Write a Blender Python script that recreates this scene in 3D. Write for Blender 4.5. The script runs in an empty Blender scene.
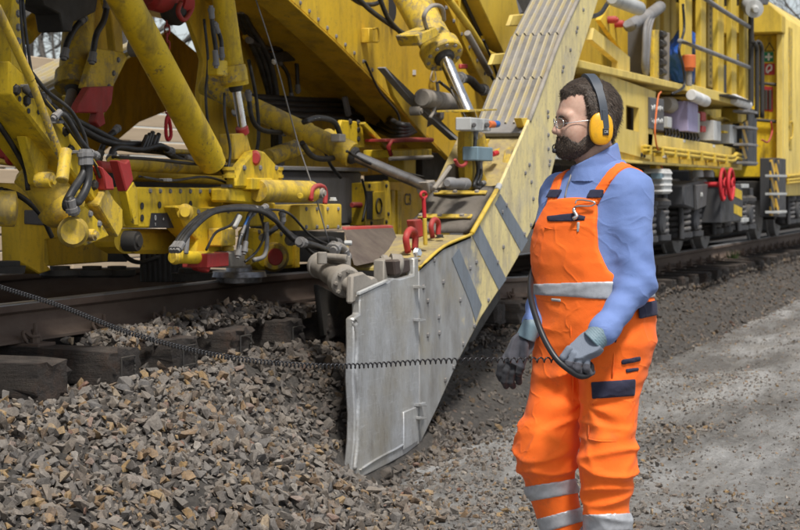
import bpy, bmesh, math, random
import numpy as np
from mathutils import Vector, Matrix

random.seed(7)
RNG = np.random.default_rng(11)
scene = bpy.context.scene
COL = scene.collection
rad = math.radians

# ------------------------------------------------------------------ camera
EYE = 1.45            # camera height above the path
ALPHA = rad(20.0)     # angle between the view axis and the track (+X)
F = 1864.0            # focal length in units of an 800-wide frame
HOR = 185.0           # row of the horizon in that frame
FW = Vector((math.cos(ALPHA), math.sin(ALPHA), 0))
RT = Vector((math.sin(ALPHA), -math.cos(ALPHA), 0))
cam_d = bpy.data.cameras.new('camera')
cam = bpy.data.objects.new('camera', cam_d)
COL.objects.link(cam)
cam.location = (0, 0, EYE)
cam.rotation_euler = (rad(90), 0, ALPHA - rad(90))
cam_d.sensor_width = 36.0
cam_d.lens = 36.0 * F / 800.0
cam_d.shift_y = -(265.0 - HOR) / 800.0
cam_d.clip_end = 2000
cam_d.dof.use_dof = True
cam_d.dof.focus_distance = 6.6
cam_d.dof.aperture_fstop = 9.0
scene.camera = cam

# ------------------------------------------------------------------ sky and sun (bright overcast)
SUN_EL, SUN_AZ = rad(60), rad(-142)      # azimuth of the sun seen from the scene, from +X towards +Y
world = bpy.data.worlds.new('World')
scene.world = world
world.use_nodes = True
wn = world.node_tree.nodes
wl = world.node_tree.links
sky = wn.new('ShaderNodeTexSky')
sky.sky_type = 'NISHITA'
sky.sun_disc = False
sky.sun_elevation = SUN_EL
sky.sun_rotation = rad(90) - SUN_AZ
sky.air_density = 1.0
sky.dust_density = 1.5
sky.ozone_density = 1.0
sky_hs = wn.new('ShaderNodeHueSaturation')
sky_hs.inputs['Saturation'].default_value = 0.45
wl.new(sky.outputs['Color'], sky_hs.inputs['Color'])
wl.new(sky_hs.outputs['Color'], wn['Background'].inputs['Color'])
wn['Background'].inputs['Strength'].default_value = 0.085
sun_d = bpy.data.lights.new('sun', 'SUN')
sun_d.energy = 2.7
sun_d.angle = rad(10)
sun_d.color = (1.0, 0.96, 0.9)
sun = bpy.data.objects.new('sun', sun_d)
COL.objects.link(sun)
sd = Vector((math.cos(SUN_EL) * math.cos(SUN_AZ), math.cos(SUN_EL) * math.sin(SUN_AZ), math.sin(SUN_EL)))
sun.rotation_euler = sd.to_track_quat('Z', 'Y').to_euler()
vs = scene.view_settings
vs.view_transform = 'Standard'
vs.look = 'None'
vs.exposure = 0.75
vs.gamma = 1.0
vs.use_curve_mapping = False

# ------------------------------------------------------------------ placing
def P(px, py, Y):
    """point on the vertical plane at distance Y across the track"""
    a = (px - 400.0) / F
    t = Y / (FW.y + RT.y * a)
    return Vector((t * (FW.x + RT.x * a), Y, EYE + t * (HOR - py) / F))

def PX(px, py, X):
    a = (px - 400.0) / F
    t = X / (FW.x + RT.x * a)
    return Vector((X, t * (FW.y + RT.y * a), EYE + t * (HOR - py) / F))

def PD(px, py, d):
    a = (px - 400.0) / F
    v = FW * d + RT * (a * d)
    return Vector((v.x, v.y, EYE + d * (HOR - py) / F))

def PZ(px, py, z):
    return PD(px, py, (EYE - z) * F / (py - HOR))

def scale_at(px, Y):
    """metres per pixel on plane Y at column px"""
    a = (px - 400.0) / F
    return (Y / (FW.y + RT.y * a)) / F

# ------------------------------------------------------------------ objects
def V(*a):
    return Vector(a)

ORIGIN = {}

def _link(o, parent, org):
    COL.objects.link(o)
    org = Vector(org)
    if parent is not None:
        o.parent = parent
        o.location = org - ORIGIN[parent.as_pointer()]
    else:
        o.location = org
    ORIGIN[o.as_pointer()] = org
    return o

def empty(name, loc, label, cat, group=None):
    o = bpy.data.objects.new(name, None)
    _link(o, None, loc)
    o.empty_display_size = 0.2
    return tag(o, label, cat, group)

def tag(o, label=None, cat=None, group=None, kind=None):
    if label: o['label'] = label
    if cat: o['category'] = cat
    if group: o['group'] = group
    if kind: o['kind'] = kind
    return o

def obj_bm(name, bm, mat, parent=None, smooth=False, recalc=True):
    if recalc:
        bmesh.ops.recalc_face_normals(bm, faces=bm.faces)
    if len(bm.verts):
        lo = [min(v.co[i] for v in bm.verts) for i in range(3)]
        hi = [max(v.co[i] for v in bm.verts) for i in range(3)]
    else:
        lo = hi = [0, 0, 0]
    c = Vector([(lo[i] + hi[i]) / 2 for i in range(3)])
    for v in bm.verts:
        v.co -= c
    me = bpy.data.meshes.new(name)
    bm.to_mesh(me)
    bm.free()
    if smooth is True:
        me.shade_smooth()
    elif smooth:
        me.shade_smooth()
        me.set_sharp_from_angle(angle=rad(smooth))
    for m in (mat if isinstance(mat, (list, tuple)) else [mat]):
        me.materials.append(m)
    o = bpy.data.objects.new(name, me)
    return _link(o, parent, c)

def obj_np(name, verts, faces, mat, parent=None, smooth=True):
    """verts (n,3) and faces (m,3 or 4) as numpy arrays"""
    verts = np.asarray(verts, dtype=np.float64)
    c = (verts.min(0) + verts.max(0)) / 2
    verts = verts - c
    me = bpy.data.meshes.new(name)
    k = faces.shape[1]
    me.vertices.add(len(verts))
    me.vertices.foreach_set('co', verts.ravel().astype(np.float32))
    me.loops.add(faces.size)
    me.loops.foreach_set('vertex_index', faces.ravel().astype(np.int32))
    me.polygons.add(len(faces))
    me.polygons.foreach_set('loop_start', np.arange(0, faces.size, k, dtype=np.int32))
    me.polygons.foreach_set('loop_total', np.full(len(faces), k, dtype=np.int32))
    me.update(calc_edges=True)
    me.validate()
    if smooth: me.shade_smooth()
    else: me.shade_flat()
    for m in (mat if isinstance(mat, (list, tuple)) else [mat]):
        me.materials.append(m)
    o = bpy.data.objects.new(name, me)
    return _link(o, parent, Vector(c))

def twin(src, name, loc, parent, rot=None, scl=None):
    """another object sharing the mesh of src, origin at world loc"""
    o = bpy.data.objects.new(name, src.data if hasattr(src, 'data') else src)
    _link(o, parent, loc)
    if rot is not None:
        o.rotation_mode = 'QUATERNION'
        o.rotation_quaternion = rot
    if scl is not None:
        o.scale = scl if hasattr(scl, '__len__') else (scl, scl, scl)
    return o

# ------------------------------------------------------------------ shapes
def bm_bevel(bm, w, seg=1, ang=30):
    if w <= 0: return
    es = [e for e in bm.edges if len(e.link_faces) == 2 and e.calc_face_angle(0) > rad(ang)]
    if es:
        bmesh.ops.bevel(bm, geom=es, offset=w, segments=seg, affect='EDGES', profile=0.6, clamp_overlap=True)

def prism_bm(pts, ext, bevel=0.006):
    """closed polygon (world points) extruded by the vector ext"""
    bm = bmesh.new()
    vs_ = [bm.verts.new(p) for p in pts]
    f = bm.faces.new(vs_)
    r = bmesh.ops.extrude_face_region(bm, geom=[f])
    for e in r['geom']:
        if isinstance(e, bmesh.types.BMVert):
            e.co += Vector(ext)
    bmesh.ops.recalc_face_normals(bm, faces=bm.faces)
    bm_bevel(bm, bevel)
    return bm

def plate(name, px, Y, th, mat, parent, bevel=0.006):
    """pixel outline on plane Y, th thick away from the path"""
    return obj_bm(name, prism_bm([P(x, y, Y) for x, y in px], (0, th, 0), bevel), mat, parent, smooth=35)

def box_bm(lo, hi, bevel=0.006, seg=1):
    bm = bmesh.new()
    bmesh.ops.create_cube(bm, size=1)
    for v in bm.verts:
        v.co = Vector([(lo[i] + hi[i]) / 2 + v.co[i] * (hi[i] - lo[i]) for i in range(3)])
    bm_bevel(bm, bevel, seg)
    return bm

def box(name, lo, hi, mat, parent, bevel=0.006, seg=1):
    lo, hi = [min(a, b) for a, b in zip(lo, hi)], [max(a, b) for a, b in zip(lo, hi)]
    return obj_bm(name, box_bm(lo, hi, bevel, seg), mat, parent, smooth=35)

def pbox(name, x0, y0, x1, y1, Y, th, mat, parent, bevel=0.006):
    """upright box whose front spans two pixels on plane Y"""
    a, b = P(x0, y1, Y), P(x1, y0, Y)
    za = (P(x0, y0, Y).z + P(x1, y0, Y).z) / 2
    zb = (P(x0, y1, Y).z + P(x1, y1, Y).z) / 2
    return box(name, (a.x, Y, zb), (b.x, Y + th, za), mat, parent, bevel)

def frame_of(d):
    d = Vector(d).normalized()
    up = V(0, 0, 1) if abs(d.z) < 0.95 else V(1, 0, 0)
    s = d.cross(up).normalized()
    return d, s, s.cross(d).normalized()

def lathe_bm(p0, p1, prof, seg=20, caps=True):
    """prof = [(t along p0-p1 in metres or fraction, radius)]; t in 0..1"""
    bm = bmesh.new()
    p0, p1 = Vector(p0), Vector(p1)
    d, s, u = frame_of(p1 - p0)
    rings = []
    for t, r in prof:
        c = p0.lerp(p1, t)
        rings.append([bm.verts.new(c + (s * math.cos(a) + u * math.sin(a)) * r)
                      for a in [2 * math.pi * k / seg for k in range(seg)]])
    for a, b in zip(rings, rings[1:]):
        for k in range(seg):
            bm.faces.new((a[k], a[(k + 1) % seg], b[(k + 1) % seg], b[k]))
    if caps:
        bm.faces.new(list(reversed(rings[0])))
        bm.faces.new(rings[-1])
    return bm

def rod(name, p0, p1, r, mat, parent, seg=16, r1=None, ch=0.004):
    p0, p1 = Vector(p0), Vector(p1)
    r1 = r if r1 is None else r1
    L = max((p1 - p0).length, 1e-4)
    c = min(ch / L, 0.2)
    prof = [(0, max(r - ch, r * .6)), (c, r), (1 - c, r1), (1, max(r1 - ch, r1 * .6))]
    return obj_bm(name, lathe_bm(p0, p1, prof, seg), mat, parent, smooth=40)

def lathe(name, p0, p1, prof, mat, parent, seg=24):
    return obj_bm(name, lathe_bm(p0, p1, prof, seg), mat, parent, smooth=35)

def spline(pts, n=8):
    pts = [Vector(p) for p in pts]
    if len(pts) == 2:
        return [pts[0].lerp(pts[1], k / n) for k in range(n + 1)]
    out = []
    q = [pts[0] * 2 - pts[1]] + pts + [pts[-1] * 2 - pts[-2]]
    for i in range(1, len(q) - 2):
        a, b, c, d = q[i - 1], q[i], q[i + 1], q[i + 2]
        for k in range(n):
            t = k / n
            out.append(0.5 * ((2 * b) + (c - a) * t + (2 * a - 5 * b + 4 * c - d) * t * t
                              + (3 * b - 3 * c + d - a) * t ** 3))
    out.append(pts[-1])
    return out

def tube_bm(path, r, seg=8, bm=None, closed=False):
    bm = bm or bmesh.new()
    n = len(path)
    rings = []
    prev = None
    for i, p in enumerate(path):
        if closed:
            t = (path[(i + 1) % n] - path[i - 1])
        else:
            t = path[min(i + 1, n - 1)] - path[max(i - 1, 0)]
        if t.length < 1e-9: t = V(1, 0, 0)
        t.normalize()
        if prev is None:
            _, s, u = frame_of(t)
        else:
            s = (prev - t * prev.dot(t))
            if s.length < 1e-6: _, s, u = frame_of(t)
            s.normalize()
            u = t.cross(s)
        prev = s
        rr = r[i] if hasattr(r, '__len__') else r
        rings.append([bm.verts.new(p + (s * math.cos(a) + u * math.sin(a)) * rr)
                      for a in [2 * math.pi * k / seg for k in range(seg)]])
    m = n if closed else n - 1
    for i in range(m):
        a, b = rings[i], rings[(i + 1) % n]
        for k in range(seg):
            bm.faces.new((a[k], a[(k + 1) % seg], b[(k + 1) % seg], b[k]))
    if not closed:
        bm.faces.new(list(reversed(rings[0])))
        bm.faces.new(rings[-1])
    return bm

def tube(name, pts, r, mat, parent, seg=8, n=8, closed=False):
    return obj_bm(name, tube_bm(spline(pts, n) if not closed else [Vector(p) for p in pts], r, seg, closed=closed),
                  mat, parent, smooth=True)

def hose(pts, Y, r, parent, mat=None, name='hose', n=7):
    """pts = (px, py[, Y]) list"""
    q = [P(p[0], p[1], p[2] if len(p) > 2 else Y) for p in pts]
    o = tube(name, q, r, mat or M['rubber'], parent, n=n)
    if name == 'hose' and parent.parent is None:
        for e, f in ((q[0], q[1]), (q[-1], q[-2])):      # crimped end fittings
            d = (f - e).normalized()
            lathe('fitting', e - d * .012, e + d * .055, [(0, r * .9), (.18, r * 1.0), (.19, r * 1.45), (.45, r * 1.45), (.46, r * 1.2), (.95, r * 1.25), (1, r)], M['steel_grey'], o, 10)
    return o

_BOLT = {}
def bolt(p, normal, r, parent, mat=None, name='bolt', h=None):
    """hexagonal bolt head sitting on a surface, shared mesh"""
    mat = mat or M['dark_steel']
    key = mat.name
    if key not in _BOLT:
        bm = lathe_bm((0, 0, -0.2), (0, 0, 0.75), [(0, 1.25), (0.3, 1.25), (0.301, 1.0), (0.85, 1.0), (1, .78)], 6)
        bmesh.ops.recalc_face_normals(bm, faces=bm.faces)
        me = bpy.data.meshes.new('bolt')
        bm.to_mesh(me); bm.free()
        me.materials.append(mat)
        _BOLT[key] = me
    q = V(0, 0, 1).rotation_difference(Vector(normal).normalized())
    return twin(_BOLT[key], name, p, parent, rot=q, scl=(r, r, h or r))

NY = V(0, -1, 0)
# ------------------------------------------------------------------ materials
M = {}
class NT:
    def __init__(s, name):
        s.m = bpy.data.materials.new(name)
        s.m.use_nodes = True
        s.t = s.m.node_tree
        s.b = s.t.nodes['Principled BSDF']
        M[name] = s.m
        s.geo = None
    def n(s, ty, **k):
        x = s.t.nodes.new('ShaderNode' + ty)
        for a, b in k.items(): setattr(x, a, b)
        return x
    def l(s, a, b): s.t.links.new(a, b)
    def pos(s):
        if not s.geo: s.geo = s.n('NewGeometry')
        return s.geo.outputs['Position']
    def noise(s, scale, detail=4, rough=.6, vec=None, stretch=None, dist=0.0):
        x = s.n('TexNoise')
        x.inputs['Scale'].default_value = scale
        x.inputs['Detail'].default_value = detail
        x.inputs['Roughness'].default_value = rough
        x.inputs['Distortion'].default_value = dist
        v = vec or s.pos()
        if stretch:
            mp = s.n('Mapping'); mp.inputs['Scale'].default_value = stretch
            s.l(v, mp.inputs['Vector']); v = mp.outputs['Vector']
        s.l(v, x.inputs['Vector'])
        return x.outputs['Fac']
    def ramp(s, fac, stops, interp='LINEAR'):
        r = s.n('ValToRGB'); r.color_ramp.interpolation = interp
        e = r.color_ramp.elements
        while len(e) < len(stops): e.new(0.5)
        for i, (p, c) in enumerate(stops):
            e[i].position = p
            e[i].color = (c, c, c, 1) if not hasattr(c, '__len__') else (*c[:3], 1)
        s.l(fac, r.inputs['Fac'])
        return r.outputs['Color']
    def mix(s, fac, a, b, mode='MIX'):
        x = s.n('Mix', data_type='RGBA', blend_type=mode)
        for sock, v in ((x.inputs['Factor'], fac), (x.inputs['A'], a), (x.inputs['B'], b)):
            if hasattr(v, 'default_value') or hasattr(v, 'links'): s.l(v, sock)
            elif hasattr(v, '__len__'): sock.default_value = (*v[:3], 1)
            else: sock.default_value = v
        return x.outputs['Result']
    def math(s, op, a, b=0.0):
        x = s.n('Math', operation=op)
        for sock, v in ((x.inputs[0], a), (x.inputs[1], b)):
            if hasattr(v, 'links'): s.l(v, sock)
            else: sock.default_value = v
        return x.outputs[0]
    def bump(s, h, strength=.3, dist=.01):
        x = s.n('Bump')
        x.inputs['Strength'].default_value = strength
        x.inputs['Distance'].default_value = dist
        s.l(h, x.inputs['Height'])
        s.l(x.outputs['Normal'], s.b.inputs['Normal'])
    def up(s):
        if not s.geo: s.pos()
        sp = s.n('SeparateXYZ'); s.l(s.geo.outputs['Normal'], sp.inputs[0])
        return sp.outputs['Z']
    def put(s, col=None, rough=None, metal=None):
        for k, v in (('Base Color', col), ('Roughness', rough), ('Metallic', metal)):
            if v is None: continue
            if hasattr(v, 'links'): s.l(v, s.b.inputs[k])
            elif hasattr(v, '__len__'): s.b.inputs[k].default_value = (*v[:3], 1)
            else: s.b.inputs[k].default_value = v

def paint(name, col, dust=(.30, .25, .19), dust_amt=.5, grime=(.05, .042, .03), grime_amt=.5, chip=(.07, .06, .055),
          chip_amt=0.0, rough=.48, var=.8, bump=.25, gs=3.0):
    n = NT(name)
    base = n.mix(n.ramp(n.noise(1.7, 3), [(.35, 0), (.7, 1)]), col, tuple(c * var for c in col))
    # streaks running down and blotches of oily grime
    st = n.noise(gs, 6, .65, stretch=(2.2, 2.2, .55))
    c = n.mix(n.math('MULTIPLY', n.ramp(st, [(.48, 0), (.66, 1)]), grime_amt), base, grime)
    fine = n.noise(42, 5, .7)
    c = n.mix(n.math('MULTIPLY', n.ramp(fine, [(.54, 0), (.72, 1)]), grime_amt * .7), c, grime)
    # dust lying on what faces up, and a thin film elsewhere
    upf = n.ramp(n.up(), [(.1, .18), (.8, 1)])
    dn = n.ramp(n.noise(5, 6, .7), [(.3, .15), (.7, 1)])
    c = n.mix(n.math('MULTIPLY', n.math('MULTIPLY', upf, dn), dust_amt), c, dust)
    if chip_amt > 0:
        ch = n.ramp(n.noise(16, 9, .78), [(.655 - chip_amt * .13, 0), (.685 - chip_amt * .13, 1)])
        pat = n.ramp(n.noise(2.3, 3), [(.42, .1), (.62, 1)])
        c = n.mix(n.math('MULTIPLY', n.math('MULTIPLY', ch, pat), .85), c, chip)
    n.put(c, n.ramp(n.noise(9, 4), [(.3, rough), (.75, min(1, rough + .3))]))
    n.b.inputs['Specular IOR Level'].default_value = .35
    n.bump(n.noise(70, 4), bump, .003)
    return n

paint('yellow_frame', (.70, .45, .025), dust_amt=.15, grime_amt=.4, chip_amt=.3)
paint('yellow_worn', (.68, .46, .03), dust_amt=.28, grime_amt=.62, chip_amt=1.15, chip=(.15,.135,.12), gs=5)
paint('yellow_unit', (.70, .475, .012), dust_amt=.15, grime_amt=.55, chip_amt=.55, gs=4)
paint('yellow_clean', (.67, .46, .045), dust_amt=.25, grime_amt=.3)
paint('yellow_pale', (.74, .55, .13), dust_amt=.3, grime_amt=.25)
paint('deck_dirt', (.55, .42, .10), dust=(.25, .205, .15), dust_amt=.95, grime_amt=.6, chip_amt=.9, chip=(.13, .10, .075), rough=.85)
paint('dust_grey', (.30, .275, .24), dust_amt=.6, grime_amt=.45, rough=.8)
paint('steel_grey', (.20, .20, .205), dust_amt=.5, grime_amt=.4, rough=.55)
def hazard():
    n = NT('hazard')
    sp = n.n('SeparateXYZ'); n.l(n.pos(), sp.inputs[0])
    f = n.math('FRACT', n.math('MULTIPLY', n.math('ADD', n.math('MULTIPLY', sp.outputs['X'], .6), sp.outputs['Z']), 4.4))
    c = n.mix(n.ramp(f, [(.49, 0), (.51, 1)]), (.02, .02, .022), (.62, .36, .02))
    c = n.mix(n.math('MULTIPLY', n.ramp(n.noise(6, 5), [(.45, 0), (.7, 1)]), .4), c, (.08, .07, .06))
    n.put(c, .6)
hazard()
paint('panel_grey', (.10, .10, .105), dust_amt=.35, grime_amt=.4, rough=.6)
paint('light_grey', (.48, .49, .48), dust_amt=.3, grime_amt=.3, rough=.5)
paint('white_paint', (.75, .75, .73), dust_amt=.25, grime_amt=.25)
paint('red_paint', (.42, .028, .028), dust_amt=.4, grime_amt=.4, chip_amt=.2)
paint('red_bright', (.55, .02, .03), dust_amt=.1, grime_amt=.12)
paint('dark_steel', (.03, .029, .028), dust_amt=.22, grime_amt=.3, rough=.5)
paint('black_plate', (.022, .024, .03), dust_amt=.15, grime_amt=.2)
paint('bogie_grey', (.042, .045, .052), dust_amt=.3, grime_amt=.4, rough=.55)
paint('blue_box', (.17, .26, .31), dust_amt=.3, grime_amt=.2)
paint('stripe_blue', (.17, .20, .235), dust_amt=.35, grime_amt=.3)
paint('lilac', (.36, .32, .50), dust_amt=.2, grime_amt=.15)
paint('navy_box', (.015, .03, .09), dust_amt=.2, grime_amt=.2)
paint('orange_plastic', (.70, .16, .035), dust_amt=.2, grime_amt=.1)
paint('green_sign', (.012, .20, .095), dust_amt=.05, grime_amt=.1)
paint('red_sign', (.42, .035, .04), dust_amt=.05, grime_amt=.1)
paint('brown_flap', (.055, .038, .034), dust_amt=.35, grime_amt=.4, rough=.8)
paint('rubber_flap', (.30, .275, .245), dust_amt=.6, grime_amt=.4, rough=.9)
paint('blue_button', (.02, .13, .42), dust_amt=.1, grime_amt=.1)

n = NT('rubber')
n.put(n.mix(n.ramp(n.noise(14, 5), [(.4, 0), (.75, 1)]), (.012, .012, .013), (.05, .047, .043)), .5)
n = NT('chrome')
n.put(n.mix(n.ramp(n.noise(30, 4), [(.5, 0), (.8, 1)]), (.78, .78, .77), (.5, .46, .4)),
      n.ramp(n.noise(18, 4), [(.35, .1), (.8, .32)]), 1.0)
n = NT('rod_steel')
n.put(n.mix(n.ramp(n.noise(9, 5), [(.4, 0), (.7, 1)]), (.30, .28, .26), (.13, .115, .1)),
      n.ramp(n.noise(18, 4), [(.35, .25), (.8, .5)]), .8)
n = NT('worn_steel')   # roller, polished by the rail
n.put(n.mix(n.ramp(n.noise(14, 6), [(.42, 0), (.7, 1)]), (.42, .42, .44), (.10, .09, .085)), .38, .85)

# bare scoured plate of the cutter guide, grey-blue steel with ochre dust
n = NT('scoured_steel')
st = n.noise(5, 7, .68, stretch=(1, 1, .45))
c = n.mix(n.ramp(st, [(.34, 0), (.70, 1)]), (.50, .52, .545), (.30, .30, .295))
c = n.mix(n.math('MULTIPLY', n.ramp(n.noise(2.2, 5, .6), [(.46, 0), (.72, 1)]), .6), c, (.38, .335, .24))
c = n.mix(n.math('MULTIPLY', n.ramp(n.noise(60, 5, .7, stretch=(1, 1, .3)), [(.55, 0), (.75, 1)]), .6), c, (.16, .145, .13))
for sc_, st_, am_, co_ in ((9, (.5, 1, 6), .55, (.66, .68, .70)), (14, (5, 1, .6), .5, (.60, .61, .62)), (7, (1, 1, .35), .5, (.19, .165, .14))):
    c = n.mix(n.math('MULTIPLY', n.ramp(n.noise(sc_, 8, .8, stretch=st_), [(.56, 0), (.66, 1)]), am_), c, co_)
n.put(c, n.ramp(n.noise(7, 5), [(.3, .30), (.7, .55)]), .5)
n.bump(n.noise(26, 6, .7), .35, .006)

# chute flank: pale dusty yellow up high, scoured to bare steel towards the cutter
n = NT('chute_side')
sp = n.n('SeparateXYZ'); n.l(n.pos(), sp.inputs[0])
wear = n.math('ADD', n.math('MULTIPLY', n.math('SUBTRACT', sp.outputs['X'], 10.72), -1.5),
              n.math('MULTIPLY', n.math('SUBTRACT', n.noise(3.5, 6, .7), .5), 3.2))
wear = n.math('ADD', wear, n.math('MULTIPLY', n.math('SUBTRACT', 1.0, sp.outputs['Z']), .5))
yel = n.mix(n.ramp(n.noise(1.3, 4), [(.35, 0), (.7, 1)]), (.74, .61, .25), (.68, .57, .27))
yel = n.mix(n.math('MULTIPLY', n.ramp(n.noise(4, 8, .75, stretch=(2, 2, .6)), [(.44, 0), (.66, 1)]), .8), yel, (.33, .275, .19))
yel = n.mix(n.math('MULTIPLY', n.ramp(n.noise(1.9, 6, .7), [(.53, 0), (.68, 1)]), .55), yel, (.42, .385, .31))
yel = n.mix(n.math('MULTIPLY', n.ramp(n.noise(8, 8, .8, stretch=(1, 1, .5)), [(.6, 0), (.66, 1)]), .7), yel, (.22, .14, .07))
yel = n.mix(n.math('MULTIPLY', n.ramp(n.noise(38, 5, .7), [(.57, 0), (.7, 1)]), .6), yel, (.17, .15, .12))
ste = n.mix(n.ramp(n.noise(6, 7, .7, stretch=(1, 1, .5)), [(.36, 0), (.68, 1)]), (.37, .375, .375), (.215, .205, .19))
ste = n.mix(n.math('MULTIPLY', n.ramp(n.noise(2.7, 5), [(.5, 0), (.7, 1)]), .5), ste, (.36, .31, .2))
wf = n.ramp(wear, [(.25, 0), (.62, 1)])
n.put(n.mix(wf, yel, ste), .58, n.math('MULTIPLY', wf, .35))
n.bump(n.noise(40, 5, .7), .3, .004)

# ribbed cover: dust in the grooves, yellow left on the ribs
n = NT('cover_groove')
c = n.mix(n.ramp(n.noise(6, 6, .7), [(.35, 0), (.7, 1)]), (.215, .20, .18), (.12, .11, .098))
n.put(c, .9)
n.bump(n.noise(60, 5), .3, .004)
n = NT('cover_rib')
c = n.mix(n.ramp(n.noise(5, 7, .75), [(.38, 0), (.62, 1)]), (.44, .35, .15), (.36, .33, .28))
n.put(c, .75)

# rails
n = NT('rail_rust')
c = n.mix(n.ramp(n.noise(4, 7, .7, stretch=(.4, 1, 1)), [(.35, 0), (.7, 1)]), (.075, .047, .034), (.135, .10, .075))
n.put(c, .85); n.bump(n.noise(60, 5), .3, .003)
n = NT('rail_head')
n.put(n.mix(n.ramp(n.noise(5, 6, .6, stretch=(.25, 2, 2)), [(.4, 0), (.75, 1)]), (.36, .37, .385), (.15, .135, .12)), .38, .55)

# creosoted timber
n = NT('timber')
g = n.noise(9, 8, .7, stretch=(3, .5, 4))
c = n.mix(n.ramp(g, [(.3, 0), (.75, 1)]), (.016, .013, .012), (.052, .04, .031))
c = n.mix(n.math('MULTIPLY', n.ramp(n.up(), [(.5, 0), (.95, 1)]), n.ramp(n.noise(7, 6, .7), [(.42, .05), (.75, .7)])), c, (.14, .112, .09))
c = n.mix(n.math('MULTIPLY', n.ramp(n.noise(4.5, 7, .75), [(.52, 0), (.66, 1)]), .6), c, (.085, .045, .026))
n.put(c, .85); n.bump(n.math('ADD', g, n.noise(26, 7, .8)), 1.0, .02)

# fence boards (weathered softwood)
n = NT('boards')
oi = n.n('ObjectInfo')
g = n.noise(5, 7, .65, stretch=(.25, 2, 4))
c = n.mix(n.ramp(g, [(.3, 0), (.75, 1)]), (.66, .52, .36), (.52, .395, .26))
c = n.mix(n.math('MULTIPLY', oi.outputs['Random'], .5), c, (.60, .50, .38))
n.put(c, .75); n.bump(g, .4, .008)

# crushed stone, one tint per stone
STONE = [(0, (.095, .085, .078)), (.16, (.155, .14, .128)), (.32, (.215, .195, .175)), (.46, (.13, .128, .13)), (.58, (.205, .17, .135)),
         (.70, (.25, .225, .20)), (.80, (.165, .115, .078)), (.88, (.31, .20, .10)), (.935, (.36, .24, .10)), (.965, (.34, .32, .295)), (1, (.22, .095, .055))]
for nm, src in (('stone_single', 'obj'), ('stone_mass', 'attr')):
    n = NT(nm)
    if src == 'obj':
        f = n.n('ObjectInfo').outputs['Random']
    else:
        a = n.n('Attribute'); a.attribute_name = 'tint'; f = a.outputs['Fac']
    c = n.mix(1.0, n.ramp(f, STONE), (.98, .945, .90), 'MULTIPLY')
    c = n.mix(n.math('MULTIPLY', n.ramp(n.noise(75, 7, .8), [(.4, 0), (.66, 1)]), .7), c, (.06, .052, .044))
    c = n.mix(n.math('MULTIPLY', n.ramp(n.noise(210, 4, .8), [(.56, 0), (.7, 1)]), .5), c, (.36, .33, .29))
    c = n.mix(n.math('MULTIPLY', n.ramp(n.up(), [(.35, 0), (.95, 1)]), n.math('MULTIPLY', n.noise(6, 4), .4)), c, (.31, .28, .24))
    sp = n.n('SeparateXYZ'); n.l(n.pos(), sp.inputs[0])
    wet = n.math('ADD', n.math('SUBTRACT', sp.outputs['X'], 8.05), n.math('MULTIPLY', n.math('SUBTRACT', n.noise(2.5, 4), .5), 1.6))
    wet = n.math('MULTIPLY', n.ramp(wet, [(0, 0), (.6, 1)]), n.ramp(n.math('SUBTRACT', sp.outputs['Y'], 2.7), [(.2, 0), (.7, 1)]))
    c = n.mix(n.math('MULTIPLY', wet, .62), c, (.055, .043, .034))
    n.put(c, .85)
    n.bump(n.noise(70, 7, .75), .9, .008)

# moist subsoil under the stones
n = NT('bed_soil')
c = n.mix(n.ramp(n.noise(28, 8, .75), [(.3, 0), (.72, 1)]), (.028, .025, .022), (.12, .105, .09))
n.put(c, .95); n.bump(n.noise(50, 8, .75), .9, .03)

# haul path: pale dust, worn gravel, dark damp strip by the track
n = NT('path_dust')
big = n.noise(.8, 6, .68, stretch=(.45, 1.5, 1))
c = n.mix(n.ramp(big, [(.40, 0), (.58, 1)]), (.27, .25, .225), (.80, .78, .745))
c = n.mix(n.math('MULTIPLY', n.ramp(n.noise(2.1, 5, .6, stretch=(.5, 1.4, 1)), [(.52, 0), (.7, 1)]), .5), c, (.44, .37, .28))
trk = n.noise(3.2, 7, .75, stretch=(.28, 1.6, 1))
c = n.mix(n.math('MULTIPLY', n.ramp(trk, [(.5, 0), (.64, 1)]), .55), c, (.22, .205, .185))
c = n.mix(n.math('MULTIPLY', n.ramp(n.noise(11, 8, .8), [(.52, 0), (.66, 1)]), .5), c, (.20, .185, .165))
grit = n.noise(45, 9, .85)
c = n.mix(n.math('MULTIPLY', n.ramp(grit, [(.46, 0), (.68, 1)]), .75), c, (.15, .135, .12))
c = n.mix(n.math('MULTIPLY', n.ramp(n.noise(22, 8, .85), [(.52, 0), (.66, 1)]), .7), c, (.74, .72, .68))
sp = n.n('SeparateXYZ'); n.l(n.pos(), sp.inputs[0])
# damp spoil thrown out beside the sleepers
edge = n.math('ADD', n.math('SUBTRACT', sp.outputs['Y'], 3.08), n.math('MULTIPLY', n.math('SUBTRACT', n.noise(1.3, 6, .7), .5), 1.5))
spoil = n.mix(n.ramp(n.noise(45, 8, .8), [(.35, 0), (.7, 1)]), (.036, .032, .028), (.13, .115, .10))
c = n.mix(n.ramp(edge, [(.12, 0), (.42, 1)]), c, spoil)
n.put(c, .95)
n.bump(n.math('ADD', grit, n.math('MULTIPLY', n.noise(14, 7, .75), 1.6)), 1.0, .06)

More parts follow.
